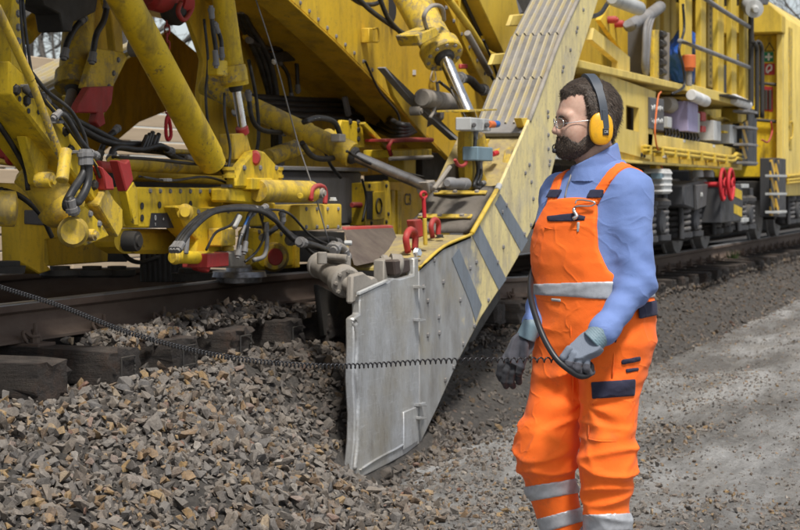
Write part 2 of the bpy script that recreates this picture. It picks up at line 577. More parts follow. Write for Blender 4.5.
# cloth and person
def cloth(name, col, col2, rough=.85, bump_s=900, soil=None, soil_amt=.3, weave=.25):
    n = NT(name)
    c = n.mix(n.ramp(n.noise(7, 5, .65), [(.35, 0), (.72, 1)]), col, col2)
    if soil:
        c = n.mix(n.math('MULTIPLY', n.ramp(n.noise(6, 7, .7), [(.55, 0), (.78, 1)]), soil_amt), c, soil)
    n.put(c, rough)
    n.b.inputs['Sheen Weight'].default_value = .06
    n.b.inputs['Sheen Roughness'].default_value = .5
    h = n.math('ADD', n.math('MULTIPLY', n.noise(bump_s * .35, 2), .35), n.noise(32, 4, .55, dist=.8))
    fo = n.noise(5.5, 2, .45, dist=.6, stretch=(1, 1, 1.4))
    cr = n.ramp(n.math('ABSOLUTE', n.math('SUBTRACT', fo, .5)), [(0, 1), (.04, .4), (.13, 0)])
    h = n.math('ADD', n.math('MULTIPLY', h, .3), n.math('MULTIPLY', cr, .55))
    n.bump(h, min(1, weave * 2.0), .007)
    return n
cloth('orange_cloth', (.98, .165, .008), (.93, .135, .006), soil=(.30, .075, .03), soil_amt=.7)
cloth('blue_fleece', (.15, .225, .47), (.11, .175, .39), soil=(.10, .13, .26), soil_amt=.3)
cloth('navy_cloth', (.012, .013, .035), (.02, .02, .045))
cloth('glove_knit', (.16, .185, .23), (.12, .14, .18), weave=.4)
cloth('glove_grip', (.075, .075, .09), (.05, .05, .06), soil=(.02, .02, .02), soil_amt=.5, weave=.4)
cloth('glove_black', (.018, .018, .022), (.03, .03, .034), weave=.4)
cloth('tarp', (.02, .13, .55), (.015, .09, .42), rough=.5)
n = NT('reflective')
n.put(n.mix(n.ramp(n.noise(40, 3), [(.35, 0), (.75, 1)]), (.46, .475, .50), (.33, .34, .36)), .45, .25)
n.bump(n.noise(300, 2), .2, .002)
n = NT('skin')
c = n.mix(n.ramp(n.noise(38, 5, .65), [(.35, 0), (.72, 1)]), (.58, .375, .28), (.47, .265, .19))
c = n.mix(n.math('MULTIPLY', n.ramp(n.noise(420, 4, .7), [(.5, 0), (.75, 1)]), .35), c, (.38, .20, .15))
n.put(c, .5)
n.b.inputs['Subsurface Weight'].default_value = .12
n.b.inputs['Subsurface Radius'].default_value = (.01, .004, .002)
n.bump(n.noise(350, 5, .7), .35, .0015)
n = NT('lips'); n.put((.40, .15, .12), .45)
n = NT('hair')
c = n.mix(n.ramp(n.noise(170, 5, .7, stretch=(1, 1, .35)), [(.35, 0), (.7, 1)]), (.018, .012, .008), (.06, .04, .026))
n.put(c, .6); n.bump(n.noise(260, 4, stretch=(1, 1, .3)), .6, .003)
n = NT('hair_strand')
n.put(n.ramp(n.noise(500, 2, .5), [(.38, (.012, .008, .006)), (.5, (.05, .033, .022)), (.64, (.15, .105, .072))]), .6)
n = NT('muff_yellow')
n.put(n.mix(n.math('MULTIPLY', n.ramp(n.noise(45, 6, .7), [(.52, 0), (.75, 1)]), .5), (.80, .40, .008), (.35, .19, .03)), .38)
n = NT('muff_black'); n.put((.022, .024, .028), .45)
n = NT('muff_band'); n.put((.05, .06, .075), .5)
n = NT('white_eye'); n.put((.7, .66, .62), .3)
n = NT('iris'); n.put((.03, .02, .012), .2)
n = NT('lens')
n.b.inputs['Transmission Weight'].default_value = 1.0
n.put((.97, .98, .98), .02); n.b.inputs['IOR'].default_value = 1.1
n = NT('silver'); n.put((.62, .61, .58), .3, .9)
n = NT('boot'); n.put((.02, .018, .017), .5)
n = NT('white_print'); n.put((.62, .62, .60), .7)
n = NT('cable_black')
n.put((.014, .014, .016), .42)
n = NT('bark')
c = n.mix(n.ramp(n.noise(5, 6, .7, stretch=(2, 2, .4)), [(.3, 0), (.7, 1)]), (.10, .088, .075), (.21, .19, .165))
n.put(c, .9); n.bump(n.noise(18, 6), .6, .03)
n = NT('leaf'); n.put((.07, .12, .025), .7)
# ------------------------------------------------------------------ ground, ballast, track
def sst(x, a, b):
    t = np.clip((np.asarray(x, float) - a) / (b - a), 0, 1)
    return t * t * (3 - 2 * t)

_NK = [(RNG.normal(size=2) * s, RNG.uniform(0, 6.28), 1 / s) for s in (1.2, 2.1, 3.7, 6.1, 9.7, 15.0) for _ in range(3)]
def wob(x, y):
    o = 0
    for k, ph, a in _NK:
        o = o + a * np.sin(k[0] * x + k[1] * y + ph)
    return o

RAIL_Y, RAIL_Y2, SLEEPER_END = 4.46, 5.97, 3.90
def rail_z(x):
    return 0.925 - 0.265 * sst(x, 10.0, 16.0)

def ground_h(x, y):
    near = np.exp(-((np.asarray(x, float) - 9) / 14) ** 2)
    return (0.012 * wob(x, y) - .035 * np.exp(-((y - (1.25 + .06 * (x - 8))) / .16) ** 2) - .03 * np.exp(-((y - (2.35 + .045 * (x - 8))) / .18) ** 2) + .007 * wob(x * 3.1, y * 4.3) + .004 * wob(x * 7.3 + 2, y * 8.1)) * near + 0.10 * sst(x, 12, 30) - .035 * np.exp(-((np.asarray(x, float) - 8.9) / .7) ** 2 - ((y - 3.2) / .22) ** 2)

def bed_h(x, y):
    x = np.asarray(x, float); y = np.asarray(y, float)
    crown = 0.56 - 0.26 * sst(x, 9.6, 10.4)
    left = np.interp(y, [2.35, 2.75, 3.0, 3.23, 3.9], [-.06, .05, .17, .32, .565])
    right_ = np.interp(y, [3.0, 3.25, 3.45, 3.86], [-.06, .02, .13, 1.0])
    right_ = np.where(right_ > .13, .13 + (right_ - .13) / .87 * (crown - .13), right_)
    s = sst(x, 7.0, 8.7)
    h = left * (1 - s) + right_ * s
    far = np.interp(y, [6.6, 7.6], [1, 0])
    h = np.where(y > 6.6, crown * far - .06 * (1 - far), h)
    h = np.minimum(h, crown)
    h = h - .055 * np.exp(-((x - 8.85) / .6) ** 2 - ((y - 3.26) / .14) ** 2)
    # spoil heaped against the back of the blade
    h = h + 0.13 * np.exp(-((x - 8.85) / .5) ** 2 - ((y - 3.62) / .2) ** 2)
    return h + 0.014 * wob(x * 1.7, y * 1.7) * np.clip(h * 6, 0, 1) + ground_h(x, y) * np.clip(1 - h * 2, 0, 1)

def grid_mesh(name, xs, ys, hf, mat):
    X, Y = np.meshgrid(xs, ys, indexing='ij')
    Z = hf(X, Y)
    v = np.stack([X.ravel(), Y.ravel(), Z.ravel()], 1)
    ny = len(ys)
    i, j = np.meshgrid(np.arange(len(xs) - 1), np.arange(ny - 1), indexing='ij')
    a = (i * ny + j).ravel()
    f = np.stack([a, a + ny, a + ny + 1, a + 1], 1)
    return obj_np(name, v, f, mat)

def axis_pts(lo, hi, step, far_lo, far_hi):
    c = list(np.arange(lo, hi + 1e-6, step))
    g, x = step, lo
    out = []
    while x > far_lo:
        g *= 1.35; x -= g; out.append(x)
    c = out[::-1] + c
    g, x = step, c[-1]
    while x < far_hi:
        g *= 1.35; x += g; c.append(x)
    return np.array(c)

ground = grid_mesh('ground', axis_pts(5, 26, .06, -200, 900), axis_pts(-.5, 4.2, .05, -300, 600), ground_h, M['path_dust'])
tag(ground, 'pale dusty gravel haul path beside the railway track', None, kind='structure')
bed = grid_mesh('ballast_bed', axis_pts(3, 26, .07, -40, 160), np.arange(2.3, 7.7, .07), bed_h, M['bed_soil'])
tag(bed, 'bed of crushed stone ballast under the lifted track', None, kind='structure')

# --- crushed stones
def stone_base(k):
    r = random.Random(100 + k)
    bm = bmesh.new()
    ax = (1.15, r.uniform(.62, .95), r.uniform(.42, .75))
    for _ in range(11):
        d = Vector((r.gauss(0, 1), r.gauss(0, 1), r.gauss(0, 1))).normalized()
        # pull points towards a block so that faces come out flat and broken
        m = max(abs(d.x), abs(d.y), abs(d.z))
        d = d.lerp(d / m * .8, .8) * r.uniform(.8, 1.15)
        bm.verts.new((d.x * ax[0], d.y * ax[1], d.z * ax[2]))
    h = bmesh.ops.convex_hull(bm, input=bm.verts)
    bmesh.ops.delete(bm, geom=[v for v in bm.verts if not v.link_faces], context='VERTS')
    bmesh.ops.triangulate(bm, faces=bm.faces)
    bmesh.ops.recalc_face_normals(bm, faces=bm.faces)
    bm.verts.ensure_lookup_table()
    v = np.array([q.co[:] for q in bm.verts])
    f = np.array([[q.index for q in t.verts] for t in bm.faces])
    me = bpy.data.meshes.new('stone')
    bm.to_mesh(me); bm.free()
    me.materials.append(M['stone_single'])
    return v, f, me
BASES = [stone_base(k) for k in range(18)]

def rand_rot(n):
    q = RNG.normal(size=(n, 4)); q /= np.linalg.norm(q, axis=1)[:, None]
    w, x, y, z = q.T
    R = np.empty((n, 3, 3))
    R[:, 0, 0] = 1 - 2 * (y * y + z * z); R[:, 0, 1] = 2 * (x * y - z * w); R[:, 0, 2] = 2 * (x * z + y * w)
    R[:, 1, 0] = 2 * (x * y + z * w); R[:, 1, 1] = 1 - 2 * (x * x + z * z); R[:, 1, 2] = 2 * (y * z - x * w)
    R[:, 2, 0] = 2 * (x * z - y * w); R[:, 2, 1] = 2 * (y * z + x * w); R[:, 2, 2] = 1 - 2 * (x * x + y * y)
    return q, R

def stone_mass(name, pos, rad_, parent, mat='stone_mass', tints=None):
    n = len(pos)
    kind = RNG.integers(0, len(BASES), n)
    q, R = rand_rot(n)
    tint = RNG.random(n) if tints is None else tints
    vs_, fs_, ts_ = [], [], []
    off = 0
    for k, (bv, bf, _) in enumerate(BASES):
        idx = np.where(kind == k)[0]
        if not len(idx): continue
        v = np.einsum('nij,vj->nvi', R[idx], bv) * rad_[idx, None, None] + pos[idx, None, :]
        nb = len(bv)
        f = bf[None] + (np.arange(len(idx)) * nb)[:, None, None] + off
        vs_.append(v.reshape(-1, 3)); fs_.append(f.reshape(-1, 3)); ts_.append(np.repeat(tint[idx], nb))
        off += nb * len(idx)
    o = obj_np(name, np.concatenate(vs_), np.concatenate(fs_), M[mat], parent, smooth=False)
    at = o.data.attributes.new('tint', 'FLOAT', 'POINT')
    at.data.foreach_set('value', np.concatenate(ts_).astype(np.float32))
    tag(o, kind='stuff')
    return o

def project(pos):
    d = pos[:, 0] * FW.x + pos[:, 1] * FW.y
    l = pos[:, 0] * RT.x + pos[:, 1] * RT.y
    return 400 + F * l / d, HOR + F * (EYE - pos[:, 2]) / d, d

def scatter(n, x0, x1, y0, y1, r0, r1, hf, lift=(-.2, .7), power=1.0):
    x = RNG.uniform(x0, x1, n); y = RNG.uniform(y0, y1, n)
    r = r0 + (r1 - r0) * RNG.random(n) ** power
    z = hf(x, y) + r * RNG.uniform(lift[0], lift[1], n)
    return np.stack([x, y, z], 1), r

SLEEP_X = [5.98 + .62 * k for k in range(42)]
parts = [scatter(11500, 4.3, 9.7, 2.35, 4.25, .013, .034, bed_h, (-.7, .9), 1.3),
         scatter(5000, 4.3, 9.7, 2.35, 3.95, .006, .014, bed_h, (.2, 2.2), 1.3),
         scatter(2000, 4.3, 9.6, 2.6, 3.88, .022, .042, bed_h, (.0, 1.0), 1.7),
         scatter(1500, 9.2, 10.2, 3.0, 4.3, .014, .03, bed_h, (-.4, 1.0)),
         scatter(5200, 9.8, 30, 3.1, 3.9, .012, .028, bed_h, (-.5, .7), 1.6),
         scatter(4200, 9.8, 32, 3.85, 4.45, .016, .03, lambda x, y: bed_h(x, y) + .05, (-.5, .8))]
bp = np.concatenate([p for p, r in parts]); br = np.concatenate([r for p, r in parts])
# keep the stones out of the timber of the sleepers
sx = np.array(SLEEP_X)
dx = np.abs(bp[:, 0:1] - sx[None]).min(1)
inside = (dx < .135 + br * .5) & (bp[:, 1] > SLEEPER_END - .015) & (bp[:, 2] > rail_z(bp[:, 0]) - .36)
# and out of the steel of the blade
blade_hit = (bp[:, 0] > 8.38) & (bp[:, 0] < 9.7) & (np.abs(bp[:, 1] - 3.37) < .05)
blade_hit |= (bp[:, 0] > 8.1) & (bp[:, 0] < 9.6) & (bp[:, 1] > 3.2) & (bp[:, 1] < 3.37) & (bp[:, 2] + br > .045)
bp, br = bp[~(inside | blade_hit)], br[~(inside | blade_hit)]
# heap left lying on the sleepers outside the rail
hx = RNG.normal(0, 1, 1500); hy = RNG.uniform(4.0, 4.36, 1500)
hx = np.where(RNG.random(1500) < .75, 8.85 + hx * .42, 7.85 + hx * .22)
ht = rail_z(hx) - .185
hz = ht + np.clip(.015 + .10 * RNG.random(1500) * np.exp(-((hx - 8.85) / .6) ** 2) * (1 - np.abs(hy - 4.17) / .30), .012, None)
keep = (hx < 9.75) & (hx > 7.2)
hp = np.stack([hx, hy, hz], 1)[keep]; hr = RNG.uniform(.014, .03, keep.sum())
gap = (np.abs(hp[:, 0:1] - sx[None]).min(1) > .15)
hp[gap, 2] -= RNG.uniform(.0, .05, gap.sum())
bp = np.concatenate([bp, hp]); br = np.concatenate([br, hr])
u, v_, d = project(bp)
top = bp[:, 2] - bed_h(bp[:, 0], bp[:, 1]) > .004
score = np.where((u > 4) & (u < 796) & (v_ > 200) & (v_ < 526) & top, br / d, 0)
score[(u > 352) & (u < 660)] *= .3
big = np.argsort(-score)[:300]
mask = np.ones(len(bp), bool); mask[big] = False
for i in big:
    q = RNG.normal(size=4); q /= np.linalg.norm(q)
    twin(BASES[int(RNG.integers(0, 18))][2], 'stone', Vector(bp[i]), bed, rot=q.tolist(), scl=float(br[i]))
stone_mass('loose_ballast', bp[mask], br[mask], bed)

# grit and stray stones on the path
pp = [scatter(19000, 6.8, 14.5, .2, 3.3, .004, .016, ground_h, (-.5, .6), 2.6),
      scatter(6000, 13, 24, .6, 3.4, .005, .012, ground_h, (-.5, .6), 2.0),
      scatter(5000, 12, 24, 0, 3.6, .006, .018, ground_h, (-.5, .5), 2.0),
      scatter(2600, 7.2, 11.5, 2.0, 3.4, .010, .024, ground_h, (-.4, .7), 1.6),
      scatter(1500, 7.0, 8.9, .7, 2.7, .010, .024, ground_h, (-.4, .6), 1.8)]
gp = np.concatenate([p for p, r in pp]); gr = np.concatenate([r for p, r in pp])
# wheel-worn bare lane through the middle
lane = np.exp(-((gp[:, 1] - (1.55 + .055 * (gp[:, 0] - 8))) / .38) ** 2) * sst(gp[:, 0], 8.3, 9.2)
ok = RNG.random(len(gp)) > .55 * lane
ok &= ~((gp[:, 0] > 8.2) & (gp[:, 0] < 9.6) & (gp[:, 1] > 3.22) & (gp[:, 1] < 3.4) & (gp[:, 2] + gr > .03))
stone_mass('path_gravel', gp[ok], gr[ok], ground)

# --- rails
def rail(name, y, label):
    prof = [(-.075, 0), (.075, 0), (.075, .012), (.02, .03), (.0085, .05), (.0085, .12), (.034, .135), (.036, .165), (.030, .172),
            (-.030, .172), (-.036, .165), (-.034, .135), (-.0085, .12), (-.0085, .05), (-.02, .03), (-.075, .012)]
    xs = list(np.arange(2.5, 20, .5)) + list(np.arange(20, 120, 5))
    bm = bmesh.new()
    rings = [[bm.verts.new((x, y + a, float(rail_z(x)) - .172 + b)) for a, b in prof] for x in xs]
    k = len(prof)
    for A, B in zip(rings, rings[1:]):
        for i in range(k):
            f = bm.faces.new((A[i], A[(i + 1) % k], B[(i + 1) % k], B[i]))
            f.material_index = 1 if i in (7, 8, 9) else 0
    bm.faces.new(rings[0]); bm.faces.new(rings[-1])
    o = obj_bm(name, bm, [M['rail_rust'], M['rail_head']], None, smooth=50)
    return tag(o, label, 'rail', 'rails of the track')
rail('steel_rail', RAIL_Y, 'near steel rail with brown web, running past the yellow roller unit')
rail('steel_rail', RAIL_Y2, 'far steel rail behind the lifting unit, dark and in shadow')

# --- sleepers with their fastenings
def sleeper_mesh(k):
    r = random.Random(k)
    bm = bmesh.new()
    bmesh.ops.create_cube(bm, size=1)
    bmesh.ops.subdivide_edges(bm, edges=bm.edges[:], cuts=5, use_grid_fill=True)
    for v in bm.verts:
        x, y, z = v.co.x * .26, (v.co.y + .5), (v.co.z - .5) * .16
        y = 2.6 * (y ** 1.7)                       # finer towards the visible end
        edge = (abs(v.co.x) > .49) + (abs(v.co.z) > .49) + (v.co.y < -.49)
        w_ = .004 + .007 * (edge >= 2)
        # split, worn corners
        ins = 1 - (.05 * r.random() if edge >= 2 else .012 * r.random())
        v.co = Vector((x * ins + r.uniform(-w_, w_), y + r.uniform(-w_, w_ * 2.2), (z + .08) * ins - .08 + r.uniform(-w_, w_)))
    bm_bevel(bm, .004, 1, 40)
    me = bpy.data.meshes.new('sleeper'); bm.to_mesh(me); bm.free()
    me.materials.append(M['timber']); me.shade_smooth(); me.set_sharp_from_angle(angle=rad(28))
    return me
SLEEPER = [sleeper_mesh(k) for k in range(4)]
def ring_mesh():
    bm = bmesh.new()
    pts = [Vector((.075 * c, 0, .05 * s)) for c, s in [(math.cos(a), math.sin(a)) for a in np.linspace(0, 2 * math.pi, 24, endpoint=False)]]
    pts = [Vector((max(-.062, min(.062, p.x * 1.25)), 0, max(-.045, min(.045, p.z * 1.25)))) for p in pts]
    tube_bm(pts, .004, 5, bm, closed=True)
    me = bpy.data.meshes.new('end_plate'); bm.to_mesh(me); bm.free(); me.materials.append(M['dark_steel']); return me
END_RING = ring_mesh()
bmx = box_bm((-.075, -.17, 0), (.075, .17, .016), .003)
BASE = bpy.data.meshes.new('base_plate'); bmx.to_mesh(BASE); bmx.free(); BASE.materials.append(M['rail_rust'])
def clip_mesh():
    pts = spline([V(-.055, 0, .0), V(-.06, .02, .035), V(-.035, .03, .05), V(-.02, 0, .028), V(0, -.018, .03), V(.02, 0, .028),
                  V(.035, .03, .05), V(.06, .02, .035), V(.055, 0, .0)], 4)
    bm = tube_bm(pts, .009, 6)
    me = bpy.data.meshes.new('rail_clip'); bm.to_mesh(me); bm.free(); me.materials.append(M['rail_rust']); me.shade_smooth(); return me
CLIP = clip_mesh()
bmx = lathe_bm((0, 0, 0), (0, 0, .085), [(0, .022), (.25, .022), (.251, .017), (.55, .017), (.551, .011), (1, .009)], 8)
SPIKE = bpy.data.meshes.new('clip_bolt'); bmx.to_mesh(SPIKE); bmx.free(); SPIKE.materials.append(M['rail_rust'])
ORD = ['leftmost dark timber sleeper at the frame edge, cut off by it', 'blackened timber sleeper end nearest the left edge of the photo',
       'timber sleeper with an oval end plate, second from the left edge', 'timber sleeper half covered with stones, third from the left edge',
       'timber sleeper with a square end plate, under the roller, stones on top', 'last visible timber sleeper left of the cutter blade, in dark dust']
ORDN = ('first second third fourth fifth sixth seventh eighth ninth tenth eleventh twelfth thirteenth fourteenth fifteenth sixteenth seventeenth '
        'eighteenth nineteenth twentieth twenty-first twenty-second twenty-third twenty-fourth twenty-fifth twenty-sixth twenty-seventh twenty-eighth').split()
for k, x in enumerate(SLEEP_X):
    zt = float(rail_z(x)) - .188
    s = bpy.data.objects.new('timber_sleeper', SLEEPER[k % 4])
    _link(s, None, (x + random.uniform(-.015, .015), SLEEPER_END + random.uniform(-.02, .02), zt))
    if k < 6: lab = ORD[k]
    elif x < 12.6: lab = ORDN[k - 6] + ' dark timber sleeper in the gap behind the chute, counted from the cutter blade'
    elif x < 17.8: lab = ORDN[[q for q in SLEEP_X if q >= 12.6].index(x)] + ' dark timber sleeper between the chute and the far side of the worker'
    else:
        nth = [q for q in SLEEP_X if q >= 17.8].index(x)
        lab = ORDN[nth] + ' dark timber sleeper along the track to the right of the worker, counted from him'
    tag(s, lab, 'sleeper', 'timber sleepers under the track')
    if 7.1 < x < 9.5 or x > 17.5:
        twin(END_RING, 'end_plate', s.location + V(0, -.008, -.08), s)
    twin(BASE, 'base_plate', V(x, RAIL_Y, zt - .002), s)
    if x < 9.6 or x > 12.5:
        twin(CLIP, 'rail_clip', V(x, RAIL_Y - .105, zt + .014), s)
        twin(SPIKE, 'clip_bolt', V(x, RAIL_Y - .11, zt + .014), s)

# --- plank fence beyond the track
fen = empty('plank_fence', (20, 9.8, 0), 'pale timber plank fence of wide horizontal boards behind the machine', 'fence')
for sgm in range(4):
    x0 = 13.0 + sgm * 4.0
    for r_ in range(17):
        if sgm == 0 and r_ == 0:
            bb = box('board', (x0, 9.80, .01), (x0 + 3.99, 9.83, .155), M['boards'], fen, .006)
            continue
        twin(bb, 'board', V(x0 + 1.995, 9.815 + random.uniform(-.006, .006), .0825 + r_ * .161), fen,
             rot=(1, 0, random.uniform(-.0008, .0008), 0))
for k in range(5):
    box('post', (12.95 + k * 4, 9.84, 0), (13.05 + k * 4, 9.94, 2.7), M['boards'], fen)

# --- bare trees
def tree_meshes(seed, h):
    r = random.Random(seed)
    tb, cb = bmesh.new(), bmesh.new()
    def branch(p, d, L, rr, lev):
        n = 5 if lev < 2 else 3
        pts, q, dd = [Vector(p)], Vector(p), Vector(d)
        for i in range(n):
            dd = (dd + Vector((r.gauss(0, .13), r.gauss(0, .13), r.gauss(.05, .08)))).normalized()
            q = q + dd * (L / n); pts.append(q.copy())
        rs = [max(.006, rr * (1 - .78 * i / n)) for i in range(n + 1)]
        tube_bm(pts, rs, 7 if lev == 0 else (5 if lev == 1 else 3), tb if lev == 0 else cb)
        if lev >= 4: return
        k = [9, 6, 5, 4][lev]
        for i in range(k):
            t = r.uniform(.3 if lev == 0 else .2, 1)
            j = min(int(t * n), n - 1)
            b = pts[j].lerp(pts[j + 1], t * n - j)
            ax = Vector((r.gauss(0, 1), r.gauss(0, 1), r.gauss(.25, .5))).normalized()
            nd = (dd * .75 + ax).normalized()
            branch(b, nd, L * r.uniform(.42, .62), max(.006, rs[j] * .55), lev + 1)
    branch((0, 0, -.1), (0, 0, 1), h, h * .016, 0)
    out = []
    for nm, bm in (('trunk', tb), ('crown', cb)):
        me = bpy.data.meshes.new(nm); bm.to_mesh(me); bm.free(); me.materials.append(M['bark']); me.shade_smooth(); out.append(me)
    return out
TREES = [tree_meshes(5 + k, 9.0) for k in range(3)]
def tree(k, loc, rz, s, label, group):
    t = empty('bare_tree', loc, label, 'tree', group)
    t.rotation_euler.z = rz; t.scale = (s, s, s)
    for me in TREES[k % 3]:
        o = bpy.data.objects.new(me.name, me); COL.objects.link(o); o.parent = t
i = 0
for pxx, dd in ((-5, 40), (18, 34), (30, 50), (42, 38), (55, 44), (68, 36), (85, 48), (110, 42)):
    q = PD(pxx, 190, dd)
    tree(i, (q.x, q.y, 0), i * 1.7, random.uniform(.85, 1.25), 'bare tree of the wood behind the plank fence, seen through the machine', 'bare trees behind the plank fence')
    i += 1
for j, (pxx, dd, s, lab) in enumerate(((835, 62, 1.15, 'bare tree above the roof of the rear wagon, nearest the right edge'),
                                       (770, 88, 1.25, 'bare tree far behind the rear wagon, left of the other'))):
    q = PD(pxx, 190, dd)
    tree(j, (q.x, q.y, 0), 2.2 * j, s, lab, None)
# ------------------------------------------------------------------ ballast cleaning machine, left: lifting unit, frame, chute
mach = empty('ballast_cleaning_machine', (12, 5.2, .9), 'big yellow ballast cleaning machine on the track with hydraulic cylinders and chute', 'rail machine')
Yf, Yw, Yu, Yc, Yp = M['yellow_frame'], M['yellow_worn'], M['yellow_unit'], M['yellow_clean'], M['yellow_pale']
DS, DG, RB = M['dark_steel'], M['dust_grey'], M['rubber']

def lab(o, t):
    o['label'] = t
    return o

def pin(px, py, Y, r, parent, mat=Yu, h=.05, name='pin', rim=True):
    p = P(px, py, Y)
    o = lathe(name, p + V(0, .03, 0), p + V(0, -h, 0), [(0, r), (.7, r), (.85, r * .92), (.86, r * .6), (1, r * .55)], mat, parent, 18)
    return o

def hole_disc(px, py, Y, r, parent, name='black_hole_disc', sx=1.0):
    """flat black disc laid on the surface where a bore would be"""
    p = P(px, py, Y)
    return lathe(name, p + V(0, -.003, 0), p + V(0, -.0045, 0), [(0, r), (1, r)], M['black_plate'], parent, 16)  # black colour stands in for the shade inside the bore

def cylinder(name, a, b, c, rb, rr, barrel_mat, parent, rod_mat=None, flange=True, bolts=0, bands=(), cap=0.02):
    """hydraulic cylinder: barrel from a to b, rod from b to c"""
    a, b, c = Vector(a), Vector(b), Vector(c)
    L = (b - a).length
    e = min(.09 / L, .3)
    prof = [(0, rb * .8), (.01, rb)]
    for t in bands:
        prof += [(t - .012, rb), (t - .011, rb * 1.1), (t + .011, rb * 1.1), (t + .012, rb)]
    if flange:
        prof += [(1 - e, rb), (1 - e + .001, rb * 1.22), (1 - .01, rb * 1.22), (1, rb * 1.16)]
    else:
        prof += [(1 - .02, rb), (1, rb * .9)]
    root = lathe(name, a, b, prof, barrel_mat, parent, 28)
    d, s, u = frame_of(b - a)
    lathe('gland', b - d * .005, b + d * .03, [(0, rr * 1.6), (.6, rr * 1.6), (1, rr * 1.25)], DS, root, 20)
    rod('piston_rod', b, c, rr, rod_mat or M['chrome'], root, 20)
    for k in range(bolts):
        an = 2 * math.pi * k / bolts
        bolt(b + (s * math.cos(an) + u * math.sin(an)) * rb * .98, d, .013, root, M['dust_grey'])
    return root

# ---- main frame above the gap --------------------------------------------------
frame = plate('main_frame', [(262, -30), (290, 0), (335, 41), (376, 82), (415, 124), (450, 160), (540, 175), (556, 130), (590, -30)], 4.60, .05, Yf, mach, .008)
# flange along its lower edge
fl = [P(x, y, 4.58) for x, y in ((280, -10), (290, 0), (335, 41), (376, 82), (416, 125), (440, 150))]
bm = bmesh.new()
for a, b in zip(fl, fl[1:]):
    pass
lowr = [p + V(0, 0, -.012) for p in fl]
prism = fl + lowr[::-1]
obj_bm('flange', prism_bm(prism, (0, .22, 0), .003), Yf, mach, smooth=35)
# underside sheet of the raised gooseneck, spanning to the far girder
q0, q1, q2 = P(262, -30, 4.68), P(376, 82, 4.68), P(440, 147, 4.68)
bm = prism_bm([q0 + V(0, 0, .02), q1 + V(0, 0, .02), q1 + V(0, .7, .02), q0 + V(0, .7, .02)], (0, 0, .02), .002)
obj_bm('underside_plate', bm, Yf, mach)
bm = prism_bm([q1 + V(0, 0, .02), q2 + V(0, 0, .02), q2 + V(0, .7, .02), q1 + V(0, .7, .02)], (0, 0, .02), .002)
obj_bm('underside_plate', bm, Yf, mach)
plate('far_girder', [(-60, -60), (420, -60), (440, 130), (360, 70), (300, 12), (180, -18), (-60, -18)], 6.3, .05, Yf, mach)
box('shade_deck', (3.5, 3.62, 2.78), (10.2, 7.0, 2.9), Yf, mach)  # out-of-view deck, added to keep the lifting unit in shade
box('rear_shade_deck', (10.2, 4.75, 2.80), (16.5, 7.0, 2.92), Yf, mach)  # deck carried further back, added to shade the hopper plate
# inner web that carries the hoses
plate('inner_web', [(172, -30), (300, -30), (340, 30), (352, 52), (420, 110), (450, 170), (360, 176), (262, 178), (206, 150), (200, 92), (204, 60)], 5.3, .04, Yf, mach)
tube('conduit', [P(x, y, 5.2) for x, y in ((245, 37), (300, 36), (318, 38), (333, 47))], .022, Yf, mach)
plate('bent_strip', [(331, 44), (336, 42), (364, 95), (360, 98)], 5.15, .04, Yf, mach)
plate('gusset_plate', [(342, 120), (362, 122), (365, 148), (344, 148), (336, 138)], 4.45, .03, Yu, mach)
for x, y in ((358, 123), (358, 130), (358, 139), (350, 122)):
    bolt(P(x, y, 4.45), NY, .017, mach)
plate('diagonal_strut', [(362, 124), (366, 122), (393, 150), (389, 152)], 4.4, .03, Yu, mach)
# details on the lit face
handle = plate('lifting_eye', [(369, 28), (373, 28), (373, 43), (369, 43)], 4.54, .06, Yf, mach)
tube('handle_loop', [P(373, 29, 4.55), P(378, 29, 4.53), P(378.5, 41, 4.53), P(373, 42, 4.55)], .007, Yf, mach)
oval = lathe('black_oval_disc', P(389.5, 11, 4.597), P(389.5, 11, 4.594), [(0, .05), (1, .05)], M['black_plate'], mach)  # flat black oval painted in place of a shaded opening
oval.scale = (.75, 1, 2.0)
plate('label_plate', [(413, 70), (416, 70), (416, 75), (413, 75)], 4.595, .003, M['white_paint'], mach, 0)
tube('wire_triangle', [P(434, 67, 4.58), P(430, 80, 4.58), P(436, 81, 4.58), P(434, 67, 4.58)], .005, DG, mach, n=2)
for (x, y, w_) in ((366, 28, 2), (369, 20, 1.5), (365, 45, 1.2), (351, 56, 2.6)):
    pass
hose([(346, -6), (362, 4), (378, 3), (385, -8)], 4.45, .016, mach, name='hydraulic_line')
hose([(352, -8), (370, 10), (392, 26), (405, 34), (416, 36)], 4.1, .016, mach, name='hydraulic_line')
hose([(378, -6), (388, 18), (400, 32), (412, 43)], 4.08, .016, mach, name='hydraulic_line')
# long dark tie strut on the frame's lower corner, with its bracket
obj_bm('tie_strut', prism_bm([P(384, 68, 4.1), P(386, 67, 4.1), P(415, 98, 4.05), P(459, 138, 3.9), P(457, 140.5, 3.9), P(413, 101, 4.05)], (0, .05, 0), .003), M['steel_grey'], mach)
plate('shade_bracket', [(388, 75), (410, 101), (428, 120), (426, 138), (404, 112), (394, 96)], 4.2, .03, M['yellow_frame'], mach)
pin(415, 111, 4.03, .03, mach, DG)
# pump motor on the frame's side
mot = lathe('pump_motor', P(422, 98, 3.98), P(458, 104, 3.98), [(0, .05), (.02, .062), (.3, .062), (.31, .05), (.36, .05), (.37, .062), (.95, .062), (1, .04)], DG, mach, 20)
pbox('motor_bracket', 426, 103, 452, 110, 4.0, .1, DG, mach)
tube('drain_pipe', [P(x, y, 3.95) for x, y in ((437, 82), (438, 96), (434, 110), (430, 118))], .012, DG, mach)

